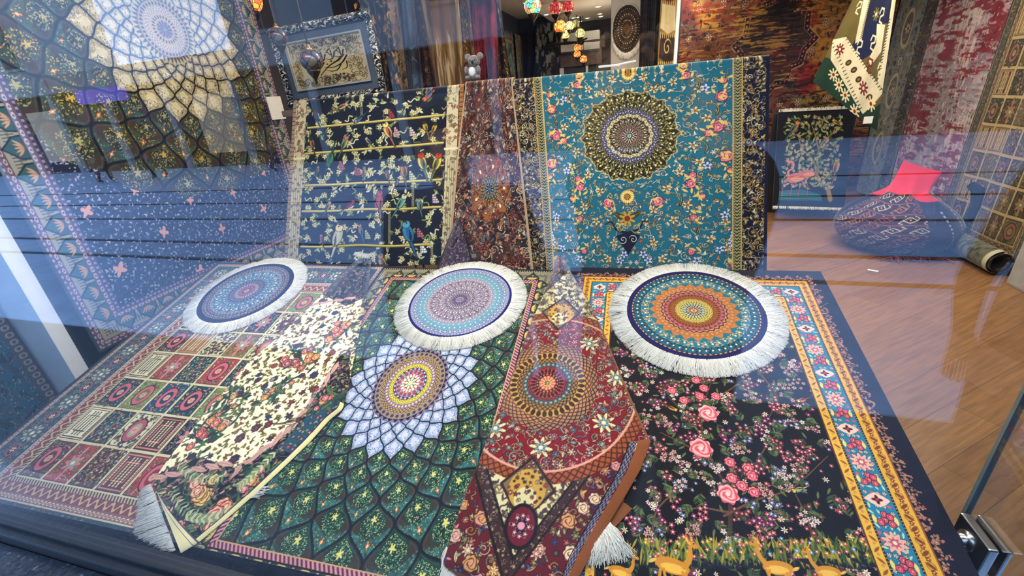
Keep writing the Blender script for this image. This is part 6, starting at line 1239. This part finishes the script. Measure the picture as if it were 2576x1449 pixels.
pap = boxes('white_piece', [(-.035, -.012, 0, .035, .012, .003)], M['white_paint']); pap.location = HZ(2196, 681, .001) ; pap.rotation_euler = (0, 0, -.6); tag(pap, 'tiny flat white piece on the wooden floor in front of the bean bag', 'paper scrap')  # small flat white piece on the floor
bn = empty('bench', (2.86, 3.6, 0)); tag(bn, 'grey bench with a red cushion at the far right edge', 'bench')
boxes('bench_box', [(-.14, -.12, 0, .07, .14, .40)], simple('bench_grey', (.30, .29, .27), .8), bn, .02); boxes('cushion', [(-.14, -.12, .402, .07, .14, .50)], M['red_felt'], bn, .04)
# glass fin with clamp at the right end of the podium
gf = empty('glass_screen', (.815, .76, .02)); tag(gf, 'upright clear glass screen beside the right edge of the black rug', 'glass screen')
boxes('glass_sheet', [(-.005, -.215, 0, .005, .205, 2.2)], M['window_glass'], gf); boxes('polished_edge', [(-.0065, .205, 0, .0065, .214, 2.2)], M['glass_edge'], gf)
cl = empty('glass_clamp', HX(2448, 1372, .80)); tag(cl, 'square brushed steel clamp with round bolt on the glass screen', 'glass clamp')
boxes('plate', [(-.012, -.048, -.048, .008, .048, .048)], M['steel'], cl, .004); boxes('outer_plate', [(.022, -.048, -.048, .032, .048, .048)], M['steel'], cl, .003)
kb = lathe('bolt', [(.001, .022), (.012, .021), (.016, .014), (.016, .006), (.024, .005), (.024, 0)], M['steel'], cl, 24); kb.rotation_euler = (0, -math.pi / 2, 0); kb.location = (-.012, .004, .008)

# ================================================================ LAMPS
def glass_mat(name, cols, strength, scale=30):
    m, nt, b = nodes_of(name); N = nt.nodes; L = nt.links; tc = N.new('ShaderNodeTexCoord'); v = N.new('ShaderNodeTexVoronoi'); v.inputs['Scale'].default_value = scale
    L.new(tc.outputs['Object'], v.inputs['Vector']); r = N.new('ShaderNodeValToRGB'); r.color_ramp.interpolation = 'CONSTANT'; e = r.color_ramp.elements; e[0].color = (*cols[0], 1); e[1].color = (*cols[1], 1); e[0].position = 0; e[1].position = 1. / len(cols)
    for i, c in enumerate(cols[2:]): x = e.new((i + 2.) / len(cols)); x.color = (*c, 1)
    sp = N.new('ShaderNodeSeparateColor'); L.new(v.outputs['Color'], sp.inputs[0]); L.new(sp.outputs[0], r.inputs['Fac'])
    v2 = N.new('ShaderNodeTexVoronoi'); v2.feature = 'DISTANCE_TO_EDGE'; v2.inputs['Scale'].default_value = scale; L.new(tc.outputs['Object'], v2.inputs['Vector'])
    mr = N.new('ShaderNodeMapRange'); mr.inputs['From Min'].default_value = .02; mr.inputs['From Max'].default_value = .08; L.new(v2.outputs['Distance'], mr.inputs['Value'])
    sc = N.new('ShaderNodeVectorMath'); sc.operation = 'SCALE'; L.new(r.outputs['Color'], sc.inputs[0]); L.new(mr.outputs['Result'], sc.inputs['Scale'])
    L.new(sc.outputs['Vector'], b.inputs['Base Color']); L.new(sc.outputs['Vector'], b.inputs['Emission Color']); b.inputs['Emission Strength'].default_value = strength; b.inputs['Roughness'].default_value = .25; M[name] = m; return m
OR_ = [(1, .35, .05), (.9, .12, .03), (1, .6, .15), (.8, .2, .05)]; RD = [(.8, .08, .06), (.9, .25, .12), (.6, .04, .08), (1, .5, .3)]; YL = [(1, .75, .2), (.8, .8, .25), (1, .9, .5), (.6, .5, .1)]; MC = [(.1, .5, .7), (.9, .2, .1), (.2, .7, .2), (1, .7, .2), (.9, .9, .8)]; DK = [(.05, .05, .09), (.10, .05, .05), (.04, .08, .09), (.12, .10, .07)]
LM = {'o': glass_mat('amber_mosaic', OR_, 1.8), 'r': glass_mat('red_mosaic', RD, .8), 'y': glass_mat('yellow_mosaic', YL, 1.5), 'm': glass_mat('many_mosaic', MC, 1.8), 'd': glass_mat('unlit_mosaic', DK, 0.0), 'p': glass_mat('pale_mosaic', YL, .5)}
def pendant(px, py, rpx, key, label, R=None, y=None, group='mosaic pendant lamps'):
    if y is None: y = R * F * .97 / rpx
    c = HY(px, py, y); s = R or rpx * y / (F * .97)
    o = empty('pendant_lamp', c); tag(o, label, 'pendant lamp', group)
    t = np.linspace(.30, np.pi - .30, 14); lathe('globe', [(s * math.sin(x), s * .92 * math.cos(x)) for x in t], LM[key], o, 28)
    lathe('cap', [(.001, s * 1.35), (s * .16, s * 1.25), (s * .2, s * 1.02), (s * .42, s * .85), (s * .34, s * .80)], M['brass'], o, 20)
    lathe('lower_cup', [(s * .34, -s * .80), (s * .62, -s * .78), (s * .55, -s * 1.0), (s * .30, -s * 1.35), (s * .12, -s * 1.6), (s * .05, -s * 1.95), (.001, -s * 2.0)], M['dark_bronze'], o, 20)
    top = (2.56 if (-1.3 < c[0] < .15 and y > 5.4) else 2.72) - c[2]
    if top > s * 1.4: tube('hanging_chain', [(0, 0, s * 1.3), (0, 0, top)], .004, M['dark_bronze'], o, 6)
    return o
for a in ((1340, 15, 18, 'm', 'multicoloured mosaic pendant lamp near the ceiling, left of the cluster', .085), (1397, 21, 14, 'r', 'red mosaic pendant lamp, left of the two upper red ones', .08), (1429, 16, 13, 'r', 'red and violet mosaic pendant lamp, right of the two upper red ones', .08),
          (1409, 67, 13, 'o', 'bright orange mosaic pendant lamp, the largest glowing one left of the air conditioner', .08), (1433, 65, 9.5, 'y', 'yellow mosaic pendant lamp just right of the big orange one', .065), (1448, 61, 8, 'p', 'pale dim pendant lamp behind the yellow one', .06),
          (1422, 87, 9.5, 'y', 'greenish yellow pendant lamp in front of the air conditioner, left one', .07), (1459, 84, 10, 'y', 'yellow pendant lamp in front of the air conditioner, right one', .075), (1453, 120, 7.5, 'o', 'small orange pendant lamp, upper of the stacked pair below the air conditioner', .055),
          (1452, 136, 7.5, 'o', 'small orange pendant lamp, lower of the stacked pair below the air conditioner', .055), (1468, 149, 8, 'o', 'orange pendant lamp hanging lowest, left of the touching pair', .06), (1478, 152, 7, 'o', 'orange pendant lamp hanging lowest, right of the touching pair', .058)):
    pendant(*a)
pendant(626, 2, 30, 'o', 'glowing amber pendant lamp above the top right corner of the huge net rug', .085)
pendant(783, 152, 27, 'd', 'unlit dark mosaic pendant lamp hanging before the left side of the calligraphy', None, 2.25)
pendant(700, 92, 22, 'd', 'unlit mosaic pendant lamp hanging left of the framed calligraphy', None, 2.3)
for i, (x, y, z, e) in enumerate(((-.55, 4.6, 2.1, 16), (-.5, 6.9, 2.0, 16), (-1.1, 2.75, 2.4, 34))):  # last point is an added fill for the left hanging rugs, no lamp there
    l = bpy.data.lights.new('lamp_and_fill_glow', 'POINT'); l.energy = e; l.color = (1, .80, .58); l.shadow_soft_size = .08; o = bpy.data.objects.new('lamp_and_fill_glow', l); COL.objects.link(o); o.location = (x, y, z)
# ceiling spots
sps = [(1322, 7), (1374, 37), (1505, 17), (1509, 35), (1511, 50), (1512, 59), (1478, 62), (1544, 38), (1559, 2), (1443, 45), (1452, 44), (1459, 54)]
for i, (px, py) in enumerate(sps):
    z = 2.558 if px > 1365 and px < 1530 else 2.718; c = HZ(px, py, z)
    if c[1] > 8.6 or c[1] < 0: c = HY(px, py, 8.3); c[2] = z
    o = empty('ceiling_spot', (c[0], c[1], z)); tag(o, 'small round recessed ceiling spotlight in the far half of the shop', 'ceiling spotlight', 'recessed spotlights far back')
    lathe('trim_ring', [(.030, -.002), (.045, -.006), (.048, 0)], M['plastic_white'], o, 20); lathe('lens', [(.001, -.002), (.030, -.002)], M['bulb'], o, 16)
# ================================================================ SMALL THINGS ON THE RAIL
def plush():
    p = HY(1196, 196, 2.40); r = empty('plush_toy', (p[0], 2.38, 1.668)); tag(r, 'little grey plush koala sitting on top of the brown rug', 'plush toy')
    def blob(name, c, rad, mat, par=r):
        bm = bmesh.new(); bmesh.ops.create_icosphere(bm, subdivisions=3, radius=1)
        for v in bm.verts: k = 1 + .035 * math.sin(v.co.x * 17) * math.sin(v.co.y * 13 + v.co.z * 19); v.co = Vector((v.co.x * rad[0] * k + c[0], v.co.y * rad[1] * k + c[1], v.co.z * rad[2] * k + c[2]))
        for f in bm.faces: f.smooth = True
        me = bpy.data.meshes.new(name); bm.to_mesh(me); bm.free(); return link(name, me, mat, par)
    blob('body', (0, 0, .030), (.034, .028, .036), M['grey_plush']); hd = blob('head', (.010, -.006, .082), (.032, .028, .028), M['grey_plush'])
    for s in (-1, 1): blob('ear', (.010 + s * .033, 0, .102), (.017, .008, .017), M['grey_plush'], hd); blob('eye', (.010 + s * .012, -.033, .086), (.003, .002, .003), M['black_metal'], hd); blob('foot', (s * .026, -.024, .008), (.013, .020, .011), M['grey_plush']); blob('arm', (s * .032, -.016, .042), (.011, .014, .020), M['grey_plush'])
    blob('nose', (.010, -.034, .078), (.007, .005, .009), M['black_metal'], hd); blob('chest_patch', (0, -.022, .034), (.018, .010, .022), M['white_plush'])
plush()
hg = empty('hanger', (HY(1545, 186, 2.42)[0], 2.43, 1.664)); tag(hg, 'pale plastic tool lying on the top edge of the teal rug', 'plastic tool')
boxes('flat_body', [(-.075, -.012, 0, .03, .012, .010)], M['plastic_white'], hg, .003); tube('handle', [(.02, 0, .006), (.07, .004, .012), (.10, .01, .014)], .005, M['plastic_white'], hg)
rb = boxes('red_pouch', [(-.06, -.03, 0, .06, .03, .085)], M['red_felt'], None, .015); rb.location = HY(1408, 197, 7.6); rb.location.z -= .05; tag(rb, 'small bright red pouch on the counter far behind the teal rug', 'pouch')
ct = boxes('counter', [(-1.3, 7.4, 0, -.75, 7.8, rb.location.z - .001)], M['rail_wood'], None, .01); tag(ct, 'low dark counter at the back under the red pouch', 'counter')
sw = empty('swing_tag', HX(692, 262, -2.44)); tag(sw, 'white swing tag tied to the right edge of the huge net rug', 'swing tag'); boxes('card', [(-.002, -.07, -.10, .002, .07, .05)], M['white_plush'], sw); tube('string', [(0, 0, .05), (0, -.02, .12)], .002, M['fringe'], sw)

# ================================================================ THE STREET BEHIND THE CAMERA (seen in the glass)
simple('paving', (.52, .58, .68), .6, var=.12, scale=4); simple('apron_dark', (.035, .037, .042), .7, var=.2, scale=40); simple('facade_pale', (.62, .61, .58), .8, var=.05, scale=3); simple('facade_dark', (.03, .028, .028), .8); simple('awning_cloth', (.10, .05, .035), .85)
simple('window_dark', (.02, .026, .04), .5); simple('rail_steel', (.03, .03, .035), .4, .5)
simple('sign_violet', (.05, .04, .3), .5, emit=(.22, .18, 1.0), es=2.2); simple('shop_glow', (.8, .6, .4), .6, emit=(1, .75, .45), es=.5); simple('facade_stone', (.018, .018, .02), .9)
tag(boxes('street_paving', [(-45, -30, -.30, 45, -1.35, -.12)], M['paving']), kind='structure'); tag(boxes('added_apron', [(-45, -1.35, -.30, 45, .26, -.12)], M['apron_dark']), kind='structure')  # apron added in a dark colour so the pane reflects little there
struct(boxes('wall_outer', [(-30, .56, 2.86, 30, .9, 12), (-30, .50, -.3, -3.41, .9, 2.86), (3.41, .50, -.3, 30, .9, 2.86)], M['dark_wall'])); struct(boxes('added_canopy', [(-6, -.9, 2.95, 6, .56, 3.05)], M['dark_wall']))  # canopy is unseen, added to keep sky light off the near ground
for i, yy in enumerate((-3.1, -3.75, -5.0, -6.2, -7.6)):
    tag(boxes('track_slot', [(-45, yy - .035, -.119, 45, yy + .035, -.112)], M['rail_steel']), ('dark steel slot along the street, nearest the shop', 'dark steel slot along the street, second from the shop', 'dark steel slot in the middle of the street', 'dark steel slot along the street, second from the far kerb', 'dark steel slot along the street by the far kerb')[i], 'track')
def house(x0, x1, h, label, seed, col='facade_pale'):
    g = random.Random(seed); r = empty('building', ((x0 + x1) / 2, -12, -.12)); w = (x1 - x0) / 2; tag(r, label, 'building', 'buildings across the street')
    boxes('facade', [(-w, -3, 3.05, w, 0, h)], M[col], r); boxes('shop_front', [(-w, -3, 0, w, -.15, 3.05)], M['facade_dark'], r); boxes('cornice', [(-w, -.1, 3.05, w, .25, 3.25)], M[col], r, .03)
    n = int(w * 2 / 2.4)
    for i in range(n):
        x = -w + (i + .5) * 2 * w / n
        for z in (4.0, 7.0):
            if z + 2 < h: f_ = boxes('window', [(x - .55, -.05, z, x + .55, .05, z + 1.7)], M[col], r, .02); boxes('pane', [(x - .46, .03, z + .1, x - .03, .07, z + 1.6), (x + .03, .03, z + .1, x + .46, .07, z + 1.6)], M['window_dark'], f_)
        boxes('display_window', [(x - .9, -.16, .5, x + .9, -.10, 2.5)], M['shop_glow'] if (g.random() < .35 and x0 < -14) else M['window_dark'], r)
        boxes('pier', [(x + 1.0, -.2, 0, x + 1.25, 0, 3.05)], M[col], r)
    return r
house(-34, -23, 9, 'cream building across the street, farthest left in the reflection', 1); house(-22.9, -13.4, 3.7, 'low shop with violet sign across the street, left in the reflection', 2)
house(-13.3, -4, 9.5, 'pale building across the street, brightest in the reflection', 3); house(-3.9, 9, 9, 'dark stone building directly across the street', 4, 'facade_stone'); house(9.1, 30, 10, 'dark stone building across the street, right in the reflection', 5, 'facade_stone')
sg = boxes('shop_sign', [(-21.3, -11.95, 2.45, -18.7, -11.8, 3.0)], M['sign_violet']); tag(sg, 'glowing violet shop sign across the street', 'sign')
def person(loc, rz, label, jacket, arms, height=1.72, seed=0, step=.0, bulk=1.0):
    """one continuous skinned body; arms = (left hand, right hand) targets in body space"""
    k = height / 1.72; me = bpy.data.meshes.new('person'); Vx, E, Rr = [], [], []
    def add(p, r, par=None): Vx.append(tuple(c * k for c in p)); Rr.append(r * k); (E.append((par, len(Vx) - 1)) if par is not None else None); return len(Vx) - 1
    pel = add((0, 0, .95), .19 * bulk); sp = add((0, .01, 1.12), .17 * bulk, pel); ch = add((0, .0, 1.32), .19 * bulk, sp); nk0 = add((0, .01, 1.46), .07, ch); nk = add((0, -.01, 1.52), .055, nk0)
    h1 = add((0, -.02, 1.60), .085, nk); h2 = add((0, -.01, 1.68), .075, h1)
    for s, tgt in ((-1, arms[0]), (1, arms[1])):
        sh = add((s * .19, .0, 1.42), .08 * bulk, ch); el = tuple((a + b) / 2 + c for a, b, c in zip((s * .19, 0, 1.42), tgt, (s * .05, .03, -.12))); e = add(el, .048, sh); wr = add(tgt, .030, e)
        d = Vector(tgt) - Vector(el); d.normalize(); pm = add(tuple(Vector(tgt) + d * .05), .034, wr); side = Vector((1, 0, 0)) if abs(d.x) < .8 else Vector((0, 1, 0)); side = (side - d * side.dot(d)).normalized()
        for j, L in enumerate((.062, .072, .068, .052)):
            b0 = Vector(tgt) + d * .085 + side * ((j - 1.5) * .020); b = add(tuple(b0), .0095, pm); c = add(tuple(b0 + d * L * .6 + Vector((0, 0, -.008))), .0085, b); add(tuple(b0 + d * L + Vector((0, .004, -.022))), .0075, c)
        t0 = add(tuple(Vector(tgt) + d * .035 - side * s * .036), .011, pm); add(tuple(Vector(tgt) + d * .07 - side * s * .055), .009, t0)
        hp = add((s * .10, 0, .86), .13 * bulk, pel); kn = add((s * .11, -.02 + s * step * .5, .50), .09 * bulk, hp); an = add((s * .11, .03 + s * step, .10), .060, kn); add((s * .12, -.12 + s * step, .045), .038, an)
    me.from_pydata(Vx, E, []); o = bpy.data.objects.new('person', me); COL.objects.link(o)
    o.modifiers.new('skin', 'SKIN'); sd = o.modifiers.new('sub', 'SUBSURF'); sd.levels = 2; sd.render_levels = 2
    for v, r in zip(me.skin_vertices[0].data, Rr): v.radius = (r, r)
    me.skin_vertices[0].data[0].use_root = True
    dg = bpy.context.evaluated_depsgraph_get(); dg.update(); m2 = bpy.data.meshes.new_from_object(o.evaluated_get(dg)); o.modifiers.clear(); o.data = m2
    m2.materials.clear(); m2.materials.append(M[jacket]); m2.materials.append(M['skin']); m2.materials.append(M['dark_cloth']); m2.materials.append(M['black_metal'])
    hands = [Vector(a) * k for a in arms]
    for f in m2.polygons:
        c = f.center; f.use_smooth = True; hd = min((c - h).dot(h - Vector((0, 0, 1.42 * k))) for h in hands) if False else None
        skin = c.z > 1.50 * k or any((c - h).length < .2 and (c - h).dot((h - Vector((math.copysign(.2, h.x), 0, 1.3))).normalized()) > -.005 for h in hands)
        f.material_index = 1 if skin else (3 if c.z < .09 * k else (2 if c.z < .93 * k else 0))
    o.location = loc; o.rotation_euler = (0, 0, rz); tag(o, label, 'person')
    bm = bmesh.new(); bmesh.ops.create_icosphere(bm, subdivisions=3, radius=.1 * k)
    for v in list(bm.verts):
        if v.co.y < -.035 and v.co.z < .05: bm.verts.remove(v)
    for v in bm.verts: v.co = Vector((v.co.x * .98, v.co.y * 1.08 + .012, v.co.z * 1.05 + 1.665 * k))
    mh = bpy.data.meshes.new('hair'); bm.to_mesh(mh); bm.free(); link('hair', mh, M['hair'], o)
    def bump(name, p, r, mat):
        bm = bmesh.new(); bmesh.ops.create_icosphere(bm, subdivisions=2, radius=1)
        for v in bm.verts: v.co = Vector((v.co.x * r[0] + p[0] * k, v.co.y * r[1] + p[1] * k, v.co.z * r[2] + p[2] * k))
        m_ = bpy.data.meshes.new(name); bm.to_mesh(m_); bm.free(); link(name, m_, mat, o)
    bump('nose', (0, -.108, 1.60), (.012, .018, .022), M['skin']); bump('mouth', (0, -.098, 1.555), (.024, .008, .006), M['yarn_tassel'])
    for s in (-1, 1): bump('eye', (s * .032, -.095, 1.63), (.012, .008, .008), M['black_metal']); bump('ear', (s * .088, -.01, 1.61), (.010, .018, .028), M['skin'])
    return o
person((.06, -.30, -.12), math.pi, 'person in dark clothes holding up a phone in front of the window', 'dark_cloth', ((-.02, -.235, 1.64), (.13, -.235, 1.64)), 1.78, bulk=1.15)
ph = boxes('phone', [(-.038, -.0045, -.078, .038, .0045, .078)], M['black_metal'], None, .003); ph.location = (0, -.022, 1.6); ph.rotation_euler = (math.radians(-20), math.pi / 2, 0); tag(ph, 'black phone held level by the person at the window', 'phone')
person((-.58, -.34, -.12), math.pi - .1, 'person in blue jacket standing beside the one with the phone, arms down', 'blue_cloth', ((-.28, -.04, .80), (.28, -.04, .80)), 1.68, bulk=1.15)
person((1.35, -.75, -.12), math.pi + .2, 'person in dark coat standing to the right of the window, arms down', 'dark_cloth', ((-.26, -.02, .80), (.26, -.02, .80)), 1.74)
for x, y, rz, l, j in ((-17.6, -9.4, 1.2, 'walking person in dark coat on the far pavement, leftmost in the glass', 'dark_cloth'), (-15.6, -9.8, -1.4, 'walking person in blue jacket on the far pavement', 'blue_cloth'), (-11.4, -10.6, 1.4, 'walking person on the far pavement, rightmost in the glass', 'dark_cloth')):
    person((x, y, -.12), rz, l, j, ((-.24, -.10, .84), (.24, .10, .84)), 1.7, step=.14)
